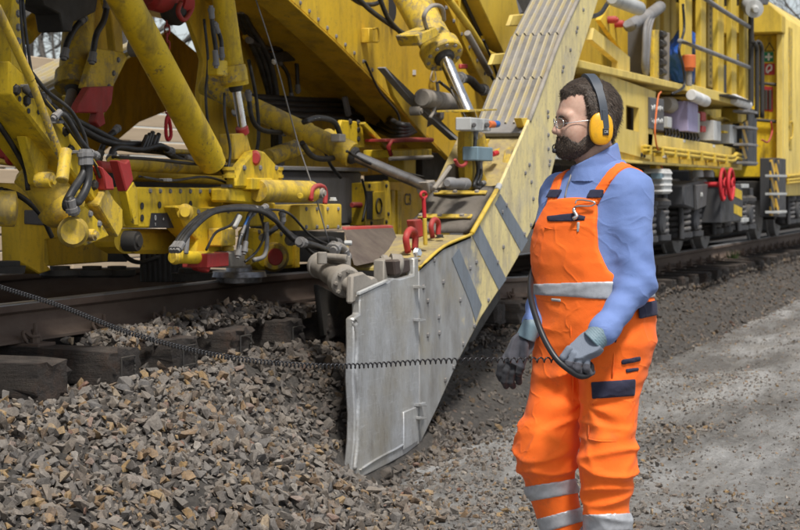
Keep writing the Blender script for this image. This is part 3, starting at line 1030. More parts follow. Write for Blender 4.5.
# upper frame behind the top of the chute
plate('side_girder', [(436, -20), (470, -20), (512, 60), (548, 130), (520, 150), (472, 62)], 4.02, .08, Yf, mach)
tube('curved_pipe', [P(446, -4, 3.96), P(468, 26, 3.95), P(484, 50, 3.95), P(498, 57, 3.95), P(515, 57, 3.95)], .026, Yc, mach)
plate('dark_slot_sheet', [(458, -12), (480, -12), (500, 52), (496, 55), (484, 45)], 3.995, .01, M['black_plate'], mach, .0)  # thin black sheet paints the shade of a slot on the girder
for x, y in ((458, 0), (482, 36)):
    plate('slot_rib', [(x, y), (x + 3, y - 1), (x + 2, y + 12)], 3.985, .02, Yf, mach, .001)
plate('upper_beam', [(470, -20), (512, -20), (530, 60), (524, 90), (506, 58)], 3.9, .12, Yc, mach)
plate('upper_beam_web', [(503, -20), (545, -20), (532, 30), (522, 40)], 4.4, .06, M['dark_steel'], mach)
damper = rod('damper', P(467, 33, 3.93), P(490, 74, 3.9), .024, DG, mach)
rod('damper_rod', P(490, 74, 3.9), P(496, 84, 3.89), .011, DS, damper)
for x0, y0 in ((513, 15), (495, 54)):
    plate('cover_lug', [(x0, y0), (x0 + 12, y0 - 1), (x0 + 8, y0 + 11), (x0 - 4, y0 + 11)], 3.75, .03, Yp, mach)
plate('grey_strip', [(503, -12), (512, -12), (523, 12), (516, 18)], 3.95, .03, M['steel_grey'], mach)
plate('small_red_tag', [(461, 64), (468, 64), (468, 69), (461, 69)], 3.98, .02, M['red_paint'], mach)
hose([(460, 78), (470, 80), (478, 88), (484, 90)], 3.95, .03, mach)

# ---- big cylinder that tilts the chute ---------------------------------------------
c1 = cylinder('tilt_cylinder', P(395, -30, 4.32), P(444, 57, 3.86), P(478, 136, 3.55), .112, .043, Yw, mach, bolts=10)
d_, s_, u_ = frame_of(P(444, 57, 3.86) - P(395, -30, 4.32))
pv = P(430, 37, 3.69)
obj_bm('valve_block', prism_bm([P(416, 35, 3.84), P(436, 27, 3.84), P(441, 35, 3.84), P(420, 46, 3.84)], (0, .14, 0), .008), Yw, mach, smooth=35)
tube('bent_hose', [P(427, 30, 3.86), P(424, 16, 3.84), P(432, 6, 3.82), P(442, 8, 3.82), P(444, 20, 3.86)], .014, DG, mach)
obj_bm('rod_eye', prism_bm([P(470, 131, 3.58), P(484, 131, 3.58), P(490, 150, 3.58), P(488, 186, 3.58), P(471, 186, 3.58), P(469, 150, 3.58)], (0, .08, 0), .008), M['yellow_worn'], mach)

# ---- long inclined cylinder -----------------------------------------------------
c2 = cylinder('swing_cylinder', P(203, 84, 5.05), P(352, 155, 4.05), P(432, 189, 3.66), .063, .034, Yw, mach, M['rod_steel'], bands=(.7,))
obj_bm('rod_end', prism_bm([P(427, 182, 3.66), P(435, 180, 3.66), P(439, 187, 3.66), P(430, 194, 3.66)], (0, .08, 0), .006), DG, mach)
hose([(304, 122), (318, 118), (334, 122), (341, 137)], 4.1, .017, mach, name='loop_hose')
hose([(302, 143), (312, 156), (326, 159), (340, 156)], 4.15, .017, mach, name='loop_hose')
c2b = rod('lower_strut', P(268, 158, 4.55), P(330, 137, 4.4), .055, Yw, mach)
pbox('elbow_fitting', 340, 134, 346, 142, 4.05, .06, DG, mach)

# ---- hose runs on the inner web ---------------------------------------------------
for k in range(4):
    dy = k * 5.2
    hose([(236, 96 + dy), (300, 100 + dy), (345, 102 + dy), (376, 110 + dy * 1.2), (398, 124 + dy * .8, 4.5), (418, 124 + dy * .3, 4.45), (440, 112 + dy * .3, 4.45)], 5.12 - .03 * k, .023, mach)
for k in range(3):
    hose([(232 + 4 * k, 6), (243 + 4 * k, 28), (252 + 5 * k, 45), (262 + 5 * k, 70), (272 + 3 * k, 110), (274 + 3 * k, 165)], 5.2 - .03 * k, .022, mach)
hose([(248, 40), (268, 48), (290, 50), (296, 58), (298, 92)], 5.15, .016, mach)
hose([(278, 60), (288, 75), (292, 100)], 5.14, .014, mach)
hose([(248, 92), (252, 118), (262, 130), (285, 133)], 4.5, .015, mach)
plate('distribution_block', [(272, 53), (294, 51), (296, 61), (276, 63)], 5.12, .08, DS, mach)
plate('hose_clamp', [(345, 97), (348, 96), (352, 115), (349, 117)], 4.9, .03, M['steel_grey'], mach)
tube('round_eye', [P(316 + 4 * math.cos(a), 63 + 3 * math.sin(a), 5.28) for a in np.linspace(0, 6.28, 12, endpoint=False)], .008, Yf, mach, closed=True)
wire = tube('guide_wire', [P(254, -6, 4.0), P(276, 62, 4.0), P(297, 140, 3.98), P(313, 188, 3.9), P(329, 243, 3.85)], .004, M['steel_grey'], mach, n=4, seg=5)
lathe('wire_clamp', P(273, 60, 4.0), P(274.5, 64, 4.0), [(0, .008), (.5, .013), (1, .008)], DG, wire, 8)

# ---- left arm and post -----------------------------------------------------------
plate('post', [(14, -14), (27, -14), (24, 30), (27, 78), (10, 64), (11, 30)], 4.0, .2, Yu, mach)
arm = plate('lifting_arm', [(10, 60), (27, 76), (60, 112), (94, 156), (106, 176), (97, 205), (60, 157), (30, 118), (10, 95)], 3.95, .26, Yu, mach, .01)
for x, y in ((26, 101), (65, 131), (97, 172), (94, 185), (16, 90), (70, 150)):
    bolt(P(x, y, 3.95), NY, .02, arm)
for x, y in ((19, 99), (28, 111), (38, 112), (47, 125)):
    hole_disc(x, y, 3.95, .011, arm)
rod('thin_push_rod', P(-4, 6, 3.85), P(31, 80, 3.84), .018, Yw, mach, 10)
rod('thin_push_rod', P(31, 80, 3.84), P(61, 158, 3.82), .016, Yw, mach, 10)
rod('rod_socket', P(66, 150, 3.8), P(62, 181, 3.78), .026, Yw, mach, 12)
rod('hose_stub', P(26, 89, 3.93), P(33, 94, 3.88), .02, M['black_plate'], mach, 10)
plate('rear_panel', [(-30, -14), (17, -14), (12, 62), (12, 97), (35, 128), (38, 168), (-30, 160)], 4.45, .06, Yf, mach)
pbox('blue_junction_box', -3, 62, 8, 80, 4.0, .12, M['navy_box'], mach)
plate('red_catch', [(6, 133), (20, 130), (18, 146), (14, 160), (8, 158)], 4.3, .05, M['red_paint'], mach)
tube('catch_eye', [P(11 + 4 * math.cos(a), 158 + 5 * math.sin(a), 4.28) for a in np.linspace(0, 6.28, 12, endpoint=False)], .012, M['red_paint'], mach, closed=True)
plate('side_bracket', [(26, 136), (52, 136), (48, 170), (49, 184), (44, 188), (38, 184), (36, 172)], 4.02, .05, Yu, mach)
pin(44, 180, 4.0, .034, mach, Yw)
# fat short cylinder
lc = lathe('lift_cylinder', P(30, 166, 4.15), P(72, 220, 3.98), [(0, .07), (.06, .095), (.2, .085), (.24, .085), (.66, .085), (.67, .105), (.78, .105), (.9, .09), (1, .06)], Yw, mach, 26)
obj_bm('knuckle', lathe_bm(P(73, 232, 4.1), P(73, 232, 3.85), [(0, .05), (.1, .065), (.9, .065), (1, .05)], 20), Yw, mach, smooth=35)
plate('knuckle_cheek', [(79, 212), (86, 206), (104, 226), (110, 236), (86, 246), (80, 240)], 3.9, .05, Yu, mach)
pin(87, 235, 3.89, .026, mach, Yw)
plate('toe_bracket', [(98, 205), (107, 186), (115, 200), (123, 209), (123, 228), (118, 238)], 3.92, .06, M['yellow_worn'], mach)
hose([(83, 152), (84, 172), (72, 192), (66, 206), (75, 211)], 3.86, .018, mach)
hose([(88, 152), (88, 182), (78, 202), (70, 200), (72, 212)], 3.84, .018, mach)
hose([(54, 118), (58, 114), (66, 117), (80, 140), (90, 152), (97, 156)], 3.88, .012, mach, M['rubber'])
hose([(35, 96), (60, 112), (90, 128), (130, 147), (165, 152), (200, 158)], 4.5, .018, mach)
hose([(42, 98), (75, 125), (110, 143), (150, 146), (180, 160), (204, 168)], 4.45, .018, mach)
hose([(110, 160), (116, 148), (140, 150), (160, 146), (172, 152)], 4.4, .016, mach)
hose([(98, 160), (106, 140), (118, 128)], 4.6, .015, mach)
for k in range(5):
    rod('hose_end', P(147 + 3 * k, 136 - 2 * (k % 3), 4.42), P(141 + 3.2 * k, 150, 4.4), .013, RB, mach, 8)

# lower frame, left
plate('lower_frame', [(-20, 182), (60, 185), (62, 238), (45, 240), (45, 262), (52, 270), (40, 274), (20, 262), (18, 200), (-20, 196)], 4.7, .1, Yf, mach)
plate('sole_plate', [(44, 208), (110, 210), (108, 262), (50, 266)], 4.85, .05, Yf, mach)
plate('dark_slot_plate', [(26, 210), (46, 210), (52, 226), (26, 224)], 4.69, .02, M['panel_grey'], mach)
hole_disc(31, 202, 4.695, .016, mach)
lathe('side_buffer', P(-12, 208, 4.2), P(18, 209, 4.1), [(0, .075), (.9, .075), (.95, .06), (1, .03)], Yw, mach, 22)
plate('dark_cross_member', [(76, 236), (130, 236), (128, 262), (80, 262)], 4.9, .2, DS, mach)
for xx in (60, 92, 117):
    lathe('rail_roller', P(xx, 266, 4.72), P(xx, 277, 4.72), [(0, .05), (.3, .05), (.31, .10), (.8, .10), (1, .085)], DS, mach, 20)
lathe('rail_roller', P(6, 261, 4.35), P(6, 273, 4.35), [(0, .06), (.4, .06), (.41, .085), (1, .08)], DS, mach, 20)

# red painted hook arms and cylinder behind the arm
bc = cylinder('hook_cylinder', P(82, -14, 5.2), P(73, 88, 5.1), P(66, 116, 5.05), .085, .028, Yw, mach, M['steel_grey'])
plate('hook_arm', [(96, 48), (124, 52), (128, 58), (112, 90), (104, 118), (97, 112), (101, 92), (84, 88)], 4.95, .04, Yw, mach)
plate('red_hook', [(90, 87), (114, 86), (112, 104), (107, 112), (104, 113), (106, 124), (100, 128), (96, 122), (98, 113), (77, 113), (80, 104)], 4.9, .05, M['red_paint'], mach)
plate('hanger_column', [(88, -14), (112, -14), (110, 50), (96, 60), (92, 30)], 5.3, .1, Yf, mach)
plate('hanger_strap', [(104, -14), (126, -14), (122, 20), (124, 60), (116, 58), (112, 20)], 5.15, .05, Yf, mach)
hose([(108, 0), (104, 20), (96, 36), (92, 62)], 4.9, .017, mach)
hose([(84, 18), (74, 30), (67, 44), (64, 58)], 4.95, .017, mach)
plate('valve_stack', [(40, -14), (100, -14), (96, 12), (74, 22), (72, 32), (63, 32), (60, 14), (44, 6)], 4.9, .15, DS, mach)
rod('slanted_brace', P(24, 36, 5.6), P(54, 4, 5.6), .06, Yf, mach)
pin(136, 48, 4.9, .05, mach, M['steel_grey'])

# hopper plate of the far side and the far chute with its ribbed cover
plate('hopper_plate', [(112, 70), (170, 30), (206, 60), (214, 90), (180, 106), (140, 122), (104, 152), (84, 150), (66, 96)], 6.9, .04, Yf, mach)

def ribbed(name, a, b, wv, up, ribs, parent, h=.018):
    """ribbed cover panel from a to b along its length, wv across"""
    bm = bmesh.new()
    prof = [(0, 0, 0)]
    for k in range(ribs):
        c = (k + .5) / ribs
        w_ = .14 / ribs
        prof += [(c - w_ - .07 / ribs, 0, 0), (c - w_ * .5, h, 1), (c + w_ * .5, h, 1), (c + w_ + .07 / ribs, 0, 1)]
    prof += [(1, 0, 0)]
    A = [bm.verts.new(a + wv * t + up * z) for t, z, _ in prof]
    B = [bm.verts.new(b + wv * t + up * z) for t, z, _ in prof]
    A2 = bm.verts.new(a + up * -.02); B2 = bm.verts.new(b + up * -.02)
    A3 = bm.verts.new(a + wv - up * .02); B3 = bm.verts.new(b + wv - up * .02)
    for i in range(len(prof) - 1):
        f = bm.faces.new((A[i], A[i + 1], B[i + 1], B[i]))
        f.material_index = 1 if prof[i + 1][2] and i % 4 in (1, 2, 3) else 0
    bm.faces.new((A2, A[0], B[0], B2)); bm.faces.new((A[-1], A3, B3, B[-1])); bm.faces.new((A3, A2, B2, B3))
    bm.faces.new([A2] + A + [A3]); bm.faces.new([B3] + B[::-1] + [B2])
    return obj_bm(name, bm, [M['cover_groove'], M['cover_rib']], parent, smooth=False)

fa, fb = P(20, 104, 7.1), P(140, 44, 7.1)
ribbed('far_chute_cover', fa, fb, V(0, .48, 0), (fb - fa).cross(V(0, 1, 0)).normalized(), 7, mach)
obj_bm('far_chute_side', prism_bm([fa, fb, fb - V(0, 0, .35), fa - V(0, 0, .35)], (0, -.02, 0), .003), M['light_grey'], mach)

# ---- big inclined tube, upright cylinder, beam -------------------------------------
lathe('support_tube', P(108, -30, 4.05), P(213, 164, 4.0), [(0, .074), (.95, .074), (.96, .07), (1, .066)], Yu, mach, 28)
uc = cylinder('upright_cylinder', P(220, -24, 4.15), P(235.5, 86, 4.1), P(243, 130, 4.08), .058, .023, Yu, mach)
lathe('cylinder_collar', P(231, 66, 4.115), P(234.5, 84, 4.1), [(0, .062), (.05, .075), (.9, .075), (1, .065)], Yw, uc, 24)
rod('red_collar', P(241.5, 127, 4.08), P(243, 134, 4.08), .034, M['red_paint'], mach)
plate('fork_block', [(233, 134), (247, 133), (252, 152), (249, 160), (234, 160)], 4.06, .08, Yw, mach)
pbox('port_block', 218, 60, 228, 76, 4.03, .06, Yu, mach)
hose([(211, 8), (213, 30), (216, 50), (216, 66)], 4.02, .012, mach)
hose([(215, 24), (221, 40), (222, 58)], 4.01, .011, mach)
rod('hose_fitting', P(215, 50, 4.02), P(216.5, 66, 4.02), .014, M['steel_grey'], mach)
gs = plate('swivel_gusset', [(236, 180), (242, 165), (253, 152), (259, 150), (266, 152), (276, 163), (284, 180), (284, 188), (236, 188)], 4.0, .06, Yu, mach, .012)
o = lathe('red_pin', P(255, 158, 4.02), P(255, 158, 3.985), [(0, .03), (.6, .03), (1, .02)], M['red_paint'], mach, 18); o.scale = (.8, 1, 1.35)
pbox('gusset_foot', 252, 178, 273, 190, 3.97, .14, Yu, mach)
for x in (229, 277):
    lathe('clamp_lug', P(x, 167, 4.02), P(x, 178, 4.02), [(0, .035), (.3, .035), (.31, .028), (.69, .028), (.7, .035), (1, .035)], Yu, mach, 16)

tubeh = rod('cross_tube', P(112, 163, 4.35), P(238, 170, 4.25), .036, Yw, mach, 20)
rod('cross_tube_rear', P(130, 172, 4.7), P(262, 178, 4.6), .05, Yf, mach, 20)
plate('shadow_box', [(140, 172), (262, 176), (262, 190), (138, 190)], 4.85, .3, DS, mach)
rod('thin_pipe', P(165, 151, 4.42), P(212, 153, 4.38), .013, Yw, mach, 10)
rod('hose_tail', P(186, 157, 4.2), P(212, 165, 4.15), .013, M['steel_grey'], mach, 10)
rod('red_rod_end', P(98, 166, 4.3), P(116, 168, 4.3), .026, M['red_paint'], mach)
plate('red_lever_head', [(118, 160), (126, 163), (130, 159), (132, 170), (134, 180), (127, 192)], 4.05, .05, M['red_paint'], mach)
plate('lever_blade', [(127, 191), (134, 181), (138, 190), (139, 226), (134, 226)], 4.05, .05, Yu, mach)
plate('red_tip', [(100, 166), (104, 168), (113, 178), (115, 190), (106, 190), (104, 176)], 3.91, .05, M['red_paint'], mach)
beam = plate('cross_beam', [(138, 187), (214, 188), (222, 194), (224, 228), (138, 228)], 4.15, .3, Yu, mach, .008)
for x, y in ((141.5, 206), (141.5, 218), (159, 205), (190, 204)):
    hole_disc(x, y, 4.15, .017, beam)
plate('scale_plate', [(152, 213), (188, 213), (196, 228), (150, 228)], 4.144, .005, M['black_plate'], beam, 0)
plate('beam_skirt', [(128, 229), (196, 229), (190, 248), (168, 254), (140, 254), (127, 246)], 4.3, .2, Yf, mach, .02)
pin(131, 241, 4.2, .05, mach, DS)
lathe('beam_roller_boss', P(127, 241, 4.45), P(127, 241, 4.22), [(0, .06), (1, .06)], Yu, mach, 20)
for xx in np.linspace(143, 183, 9):
    rod('brush_bar', P(xx, 252, 4.75), P(xx, 282, 4.75), .017, DS, mach, 8)

# text on the scale plate
def text(name, s, p, size, mat, parent, ry=0.0, rz=0.0, sx=1.0, bold=.0):
    cu = bpy.data.curves.new(name, 'FONT')
    cu.body = s; cu.size = size; cu.extrude = .0008; cu.align_x = 'CENTER'; cu.align_y = 'CENTER'; cu.offset = bold
    tmp = bpy.data.objects.new('tmp_text', cu); COL.objects.link(tmp)
    bpy.context.view_layer.update()
    me = bpy.data.meshes.new_from_object(tmp.evaluated_get(bpy.context.evaluated_depsgraph_get()))
    bpy.data.objects.remove(tmp); bpy.data.curves.remove(cu)
    me.materials.clear(); me.materials.append(mat)
    o = bpy.data.objects.new(name, me)
    _link(o, parent, p)
    o.rotation_euler = (rad(90), ry, rz); o.scale = (sx, 1, 1)
    return o
text('numeral', '0', P(155.5, 218, 4.141), .036, M['light_grey'], beam)
text('numeral', '+', P(163.5, 219.5, 4.141), .03, M['light_grey'], beam)
text('numeral', '10', P(171.5, 218, 4.141), .036, M['light_grey'], beam)
text('numeral', '1', P(155.5, 224.5, 4.141), .022, M['light_grey'], beam)

# right box of the beam with its red ended cylinder
a, b = P(300, 205, 3.95), P(342, 205, 3.95)
box('beam_head', (a.x, 3.95, P(300, 231, 3.95).z), (b.x, 4.18, a.z), M['yellow_clean'], mach, .012, 2)
box('beam_neck', (P(222, 196, 4.15).x, 4.1, P(262, 226, 4.1).z), (a.x + .02, 4.3, P(262, 203, 4.1).z), Yu, mach, .008)
for x, y in ((262, 203), (262, 218)):
    hole_disc(x, y, 4.1, .017, mach)
lathe('swivel_drum', P(233, 206, 4.15), P(233, 186, 4.15), [(0, .125), (.35, .125), (.36, .115), (.7, .115), (.71, .14), (.9, .14), (1, .05)], Yu, mach, 28)
plate('swivel_arm', [(228, 188), (255, 190), (268, 198), (268, 205), (228, 202)], 4.02, .1, Yu, mach, .01)
ec = lathe('end_cylinder', P(258, 191, 3.98), P(314, 192, 3.9), [(0, .055), (.05, .06), (.93, .06), (.95, .05), (1, .05)], Yw, mach, 26)
rod('grease_cap', P(300, 196, 3.84), P(300, 196, 3.81), .017, Yu, ec, 12)
for dy in (0, .06):
    pts = [P(311 + 9 * 0, 201, 3.86 + dy), P(312, 190, 3.86 + dy), P(317, 186, 3.86 + dy), P(323, 187, 3.86 + dy), P(325.5, 193, 3.86 + dy), P(325, 204, 3.86 + dy)]
    tube('red_clevis', pts, .014, M['red_paint'], mach, 8)
pin(317, 193, 3.88, .028, mach, DG)
bolt(P(333, 200, 4.0), V(0, 0, 1), .02, mach, M['light_grey'])

# roller head that grips the rail
plate('roller_bracket', [(176, 206), (190, 205), (206, 209), (226, 206), (234, 214), (234, 262), (194, 262), (198, 240), (186, 228)], 4.08, .12, Yu, mach, .01)
lathe('bracket_boss', P(185, 212, 4.2), P(185, 212, 4.02), [(0, .042), (.4, .042), (.8, .04), (.81, .026), (1, .024)], Yw, mach, 20)
rc = rod('clamp_cylinder', P(174, 257, 4.03), P(212, 258, 4.0), .031, Yu, mach, 20)
lathe('clamp_cap', P(172, 257, 4.04), P(176.5, 257, 4.03), [(0, .028), (.4, .036), (1, .036)], Yw, mach, 18)
pbox('red_stop_box', 208, 253, 229, 267, 3.95, .14, M['red_paint'], mach, .004)
pbox('valve_manifold', 222, 228, 236, 246, 4.0, .08, Yw, mach, .006)
rod('manifold_foot', P(228, 246, 4.04), P(228, 253, 4.04), .03, Yw, mach, 12)
plate('roller_hub_block', [(228, 252), (250, 248), (254, 262), (250, 268), (230, 268)], 4.0, .2, DG, mach, .01)
plate('hub_bracket', [(249, 248), (254, 250), (256, 262), (251, 265)], 3.97, .05, Yw, mach)
lathe('rail_roller', P(239, 266, 4.35), P(239, 283, 4.35), [(0, .07), (.30, .075), (.31, .145), (.48, .15), (.62, .155), (.66, .128), (.95, .125), (1, .11)], M['worn_steel'], mach, 36)
lathe('rail_roller', P(192, 268, 4.36), P(192, 280, 4.36), [(0, .07), (.4, .075), (.41, .11), (1, .10)], DS, mach, 28)
plate('red_wedge', [(196, 266), (212, 267), (209, 273), (199, 270)], 4.1, .04, M['red_paint'], mach)
# guard plate with the red oval cap
plate('guard_plate', [(256, 228), (296, 232), (296, 268), (262, 270), (256, 264)], 4.32, .12, Yu, mach, .02)
lathe('cap_ring', P(274, 257, 4.33), P(274, 257, 4.27), [(0, .085), (.6, .085), (1, .07)], Yw, mach, 26)
oc = lathe('red_cap', P(274.5, 257, 4.29), P(274.5, 257, 4.262), [(0, .058), (.6, .058), (1, .04)], M['red_paint'], mach, 24)
oc.scale = (.8, 1, 1.1)
pbox('bottom_block', 296, 245, 300, 268, 4.3, .1, Yf, mach)
plate('dust_skirt', [(256, 268), (330, 262), (330, 285), (250, 284)], 4.75, .03, DS, mach)
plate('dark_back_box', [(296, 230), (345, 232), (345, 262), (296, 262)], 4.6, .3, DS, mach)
# hoses over the roller head
for k, off in enumerate((0, 3.2, 6.2)):
    hose([(172 + off, 250), (184 + off, 232), (204 + off, 214), (232, 207 + off * .35), (258, 208 + off * .4), (272 + off * .5, 214 + off), (279 + off * .4, 224 + off * .6), (296, 238 + off * .5), (318, 246 + off * .3), (332, 250)], 3.9 - .02 * k, .013, mach)
hose([(266, 207), (250, 214), (246, 236), (244, 252)], 3.9, .013, mach)
hose([(256, 209), (247, 222), (240, 240), (238, 256)], 3.88, .012, mach)
hose([(252, 210), (246, 222), (242, 234)], 3.875, .006, mach, M['blue_button'])
hose([(282, 212), (283, 222), (276, 228), (262, 238)], 3.95, .014, mach)
hose([(266, 228), (267, 242), (264, 256), (254, 260)], 3.92, .012, mach, M['steel_grey'], 'grease_pipe')
rod('pipe_fitting', P(266, 222, 3.92), P(266.5, 232, 3.92), .016, M['steel_grey'], mach, 8)
rod('shiny_pipe', P(188, 232, 3.98), P(186, 254, 3.98), .012, M['steel_grey'], mach, 8)
rod('shiny_pipe', P(240, 216, 3.96), P(234, 228, 3.96), .014, M['light_grey'], mach, 8)
hose([(290, 240), (310, 241), (330, 240), (338, 244)], 4.2, .024, mach)

# ---- grey tank, hatch, lettering -----------------------------------------------------
pbox('grey_tank', 276, 170, 362, 227, 4.85, .2, M['panel_grey'], mach, .02)
pbox('tank_lid', 274, 167, 368, 171, 4.83, .24, M['steel_grey'], mach, .004)
rod('red_stub_pipe', P(352, 205, 4.8), P(364, 205, 4.78), .02, M['red_paint'], mach, 12)
for yy in (190, 226):
    pin(361, yy, 4.93, .03, mach, M['panel_grey'])
h = plate('hatch_frame', [(365, 183), (390, 181), (392, 226), (365, 226)], 4.75, .12, Yu, mach, .006)
plate('hatch_dark_sheet', [(367, 191), (374, 191), (374, 220), (367, 219)], 4.745, .004, M['black_plate'], h, 0)  # black sheet stands for the unlit inside of the hatch
plate('hatch_door', [(374, 192), (385, 191), (385, 219), (374, 220)], 4.735, .012, Yu, h, .003)
tube('hatch_ring', [P(379 + 2.8 * math.cos(a), 206 + 7.5 * math.sin(a), 4.73) for a in np.linspace(0, 6.28, 16, endpoint=False)], .006, DS, h, closed=True)
for x, y in ((369, 186), (386, 186), (388, 214), (371, 223), (386, 222)):
    bolt(P(x, y, 4.75), NY, .014, h)
plate('number_panel', [(390, 180), (450, 180), (450, 240), (390, 240)], 4.9, .06, Yf, mach)
for x in (391.5, 397.5):
    plate('panel_rib', [(x, 190), (x + 4, 190), (x + 4, 236), (x, 236)], 4.84, .05, Yu, mach)
text('unit_number', 'C3', P(408, 200, 4.893), .13, M['panel_grey'], mach, sx=1.0)
rf = [(389, 141), (428, 140), (428, 155), (389, 157)]
tube('red_frame', [P(x, y, 4.3) for x, y in ((391, 155), (391, 141), (432, 140))], .016, M['red_paint'], mach, n=2)
plate('red_shelf', [(386, 139), (432, 138), (432, 141), (386, 142)], 4.3, .15, M['red_paint'], mach, .003)
plate('yellow_shelf', [(391, 150), (432, 149), (432, 158), (391, 158)], 4.34, .2, Yu, mach)
rod('shelf_tube', P(390, 159, 4.25), P(432, 157, 4.25), .014, DG, mach, 8)
pbox('support_leg', 404, 158, 416, 182, 4.4, .12, Yc, mach)

# ---- small hardware: fasteners, clips and thin cables ------------------------------------
def bolt_row(x0, y0, x1, y1, Y, n_, r, parent=mach, mat=None):
    for k in range(n_):
        t = k / (n_ - 1)
        bolt(P(x0 + (x1 - x0) * t, y0 + (y1 - y0) * t, Y), NY, r, parent, mat or M['steel_grey'])
bolt_row(300, 3, 372, 70, 4.60, 9, .013)
bolt_row(150, 191, 210, 191.5, 4.15, 7, .011, beam)
bolt_row(306, 209, 338, 209, 3.95, 4, .011)
bolt_row(306, 227, 338, 227, 3.95, 4, .011)
bolt_row(198, 212, 228, 211, 4.08, 4, .012)
bolt_row(198, 256, 206, 256, 4.08, 2, .012)
bolt_row(259, 232, 292, 235, 4.32, 4, .012)
bolt_row(18, 0, 18, 55, 4.0, 5, .014)
bolt_row(90, 214, 99, 224, 3.9, 2, .013)
bolt_row(118, 60, 104, 100, 4.95, 4, .014)
bolt_row(446, 8, 500, 100, 4.02, 8, .013)
bolt_row(244, 168, 276, 168, 4.0, 3, .013)
rc_ = random.Random(9)
def cable(pts, Y, r=.007):
    return tube('thin_cable', [P(p[0] + rc_.uniform(-1, 1), p[1] + rc_.uniform(-1, 1), p[2] if len(p) > 2 else Y) for p in pts], r, RB, mach, seg=6, n=6)
cable([(20, -5), (24, 40), (33, 85), (62, 122), (92, 160), (101, 178)], 3.93)
cable([(22, -5), (27, 45), (38, 90), (70, 130), (96, 166)], 3.92)
cable([(30, 70), (48, 92), (70, 110), (84, 135), (88, 150)], 3.90, .009)
cable([(140, 176), (170, 180), (205, 178), (232, 186), (240, 200)], 4.1)
cable([(112, 158), (150, 160), (190, 163), (228, 168), (250, 190)], 4.2, .009)
cable([(205, 20), (208, 60), (206, 100), (212, 150), (226, 180)], 4.2, .008)
cable([(224, 92), (226, 120), (230, 150), (228, 172)], 4.05, .008)
cable([(258, 212), (264, 232), (258, 250), (246, 262)], 3.93)
cable([(238, 214), (230, 226), (216, 232), (206, 250)], 3.97)
cable([(262, 208), (288, 214), (310, 236), (330, 246)], 3.9)
cable([(300, 240), (312, 252), (322, 254), (332, 252)], 3.85, .009)
cable([(248, 60), (256, 100), (258, 140), (252, 168)], 4.6, .012)
cable([(300, 130), (318, 140), (330, 165), (340, 178)], 4.6, .012)
cable([(366, 60), (380, 90), (396, 112), (402, 130)], 4.5, .009)
cable([(440, 82), (452, 92), (462, 110), (470, 128)], 3.8, .010)
cable([(484, 40), (492, 62), (500, 84), (506, 100)], 3.85, .010)
cable([(346, 152), (372, 164), (400, 172), (424, 178)], 3.95, .009)
cable([(362, 180), (366, 200), (362, 222)], 4.7, .010)
cable([(2, 190), (20, 196), (40, 214), (52, 236)], 4.3, .012)
cable([(-4, 120), (12, 142), (24, 168), (28, 190)], 4.1, .012)
cable([(120, 240), (126, 256), (140, 262), (158, 258)], 4.5, .012)
for x, y, Y in ((33, 86, 3.93), (62, 122, 3.92), (84, 152, 3.92), (170, 180, 4.1), (232, 186, 4.05)):
    pbox('cable_clip', x - 2.2, y - 1.6, x + 2.2, y + 1.6, Y - .03, .05, M['steel_grey'], mach, .002)
# ------------------------------------------------------------------ cutter chute
CY = 3.35     # its near flank
SIDE = [(612, -30), (598, 0), (576, 69), (560, 139), (545, 200), (518, 257), (502, 285), (481, 317), (458, 361), (437, 408), (420, 444),
        (419, 268), (443, 247), (471, 235), (500, 187), (529, 121), (562, 33), (592, -30)]
chute = plate('chute', SIDE, CY, .02, M['chute_side'], mach, .004)
chute['label'] = 'dusty yellow chute flank worn to bare steel at its lower end'
for x, y in ((577, 28), (576, 32), (563, 67), (562, 71.5), (547.5, 112), (547.5, 117), (548, 135), (548, 149), (549.5, 161), (549, 165), (529, 165), (525, 173),
             (531, 182), (533, 199), (506, 205), (502, 212), (530.5, 225), (524, 234), (423, 287), (443, 282), (427.5, 301), (438.6, 317), (427.5, 335),
             (439, 333), (473.7, 326), (445, 380), (453, 367), (488, 300), (476, 262), (470, 268), (497, 262), (503, 247), (460, 300), (463, 344), (434, 260), (583, 10), (570, 50)):
    bolt(P(x, y, CY), NY, .0135, chute, M['steel_grey'])
for q in ([(495, 204), (500.5, 194), (528, 240), (521.5, 252)], [(472.5, 236), (480, 225), (506.5, 279), (499, 290)], [(452, 258), (459, 248), (482, 305), (476, 322), (470, 302)]):
    plate('warning_stripe', q, CY - .003, .002, M['stripe_blue'], chute, 0)
for q in ((420, 287), (420, 320), (421, 405), (421, 418)):
    plate('edge_lug', [(q[0], q[1] - 1.5), (q[0] + 6, q[1] - 1), (q[0] + 6, q[1] + 1), (q[0], q[1] + 1.5)], CY - .05, .05, M['scoured_steel'], chute, .002)
plate('heel_lug', [(420, 404), (426, 402), (426, 416), (423, 418), (420, 430)], CY - .02, .03, M['scoured_steel'], chute, .002)

# trough: far flank and floor, so that it is a channel
YF = CY + .36
plate('far_flank', [(x, y) for x, y in SIDE], YF + .12, .02, M['yellow_worn'], mach, .003)
e0, e1, e2, e3 = P(437, 408, CY), P(502, 285, CY), P(560, 139, CY), P(612, -30, CY)
bmq = bmesh.new()
ee = [P(x, y, CY + .02) for x, y in ((420, 444), (437, 408), (458, 361), (481, 317), (502, 285), (518, 257), (545, 200), (560, 139), (576, 69), (598, 0), (612, -30))]
A = [bmq.verts.new(p + V(-.012, 0, .012)) for p in ee]; B = [bmq.verts.new(p + V(-.012, .44, .012)) for p in ee]
for i in range(len(ee) - 1):
    bmq.faces.new((A[i], A[i + 1], B[i + 1], B[i]))
bmesh.ops.solidify(bmq, geom=bmq.faces[:], thickness=.015)
obj_bm('chute_floor', bmq, M['yellow_worn'], mach, smooth=35)

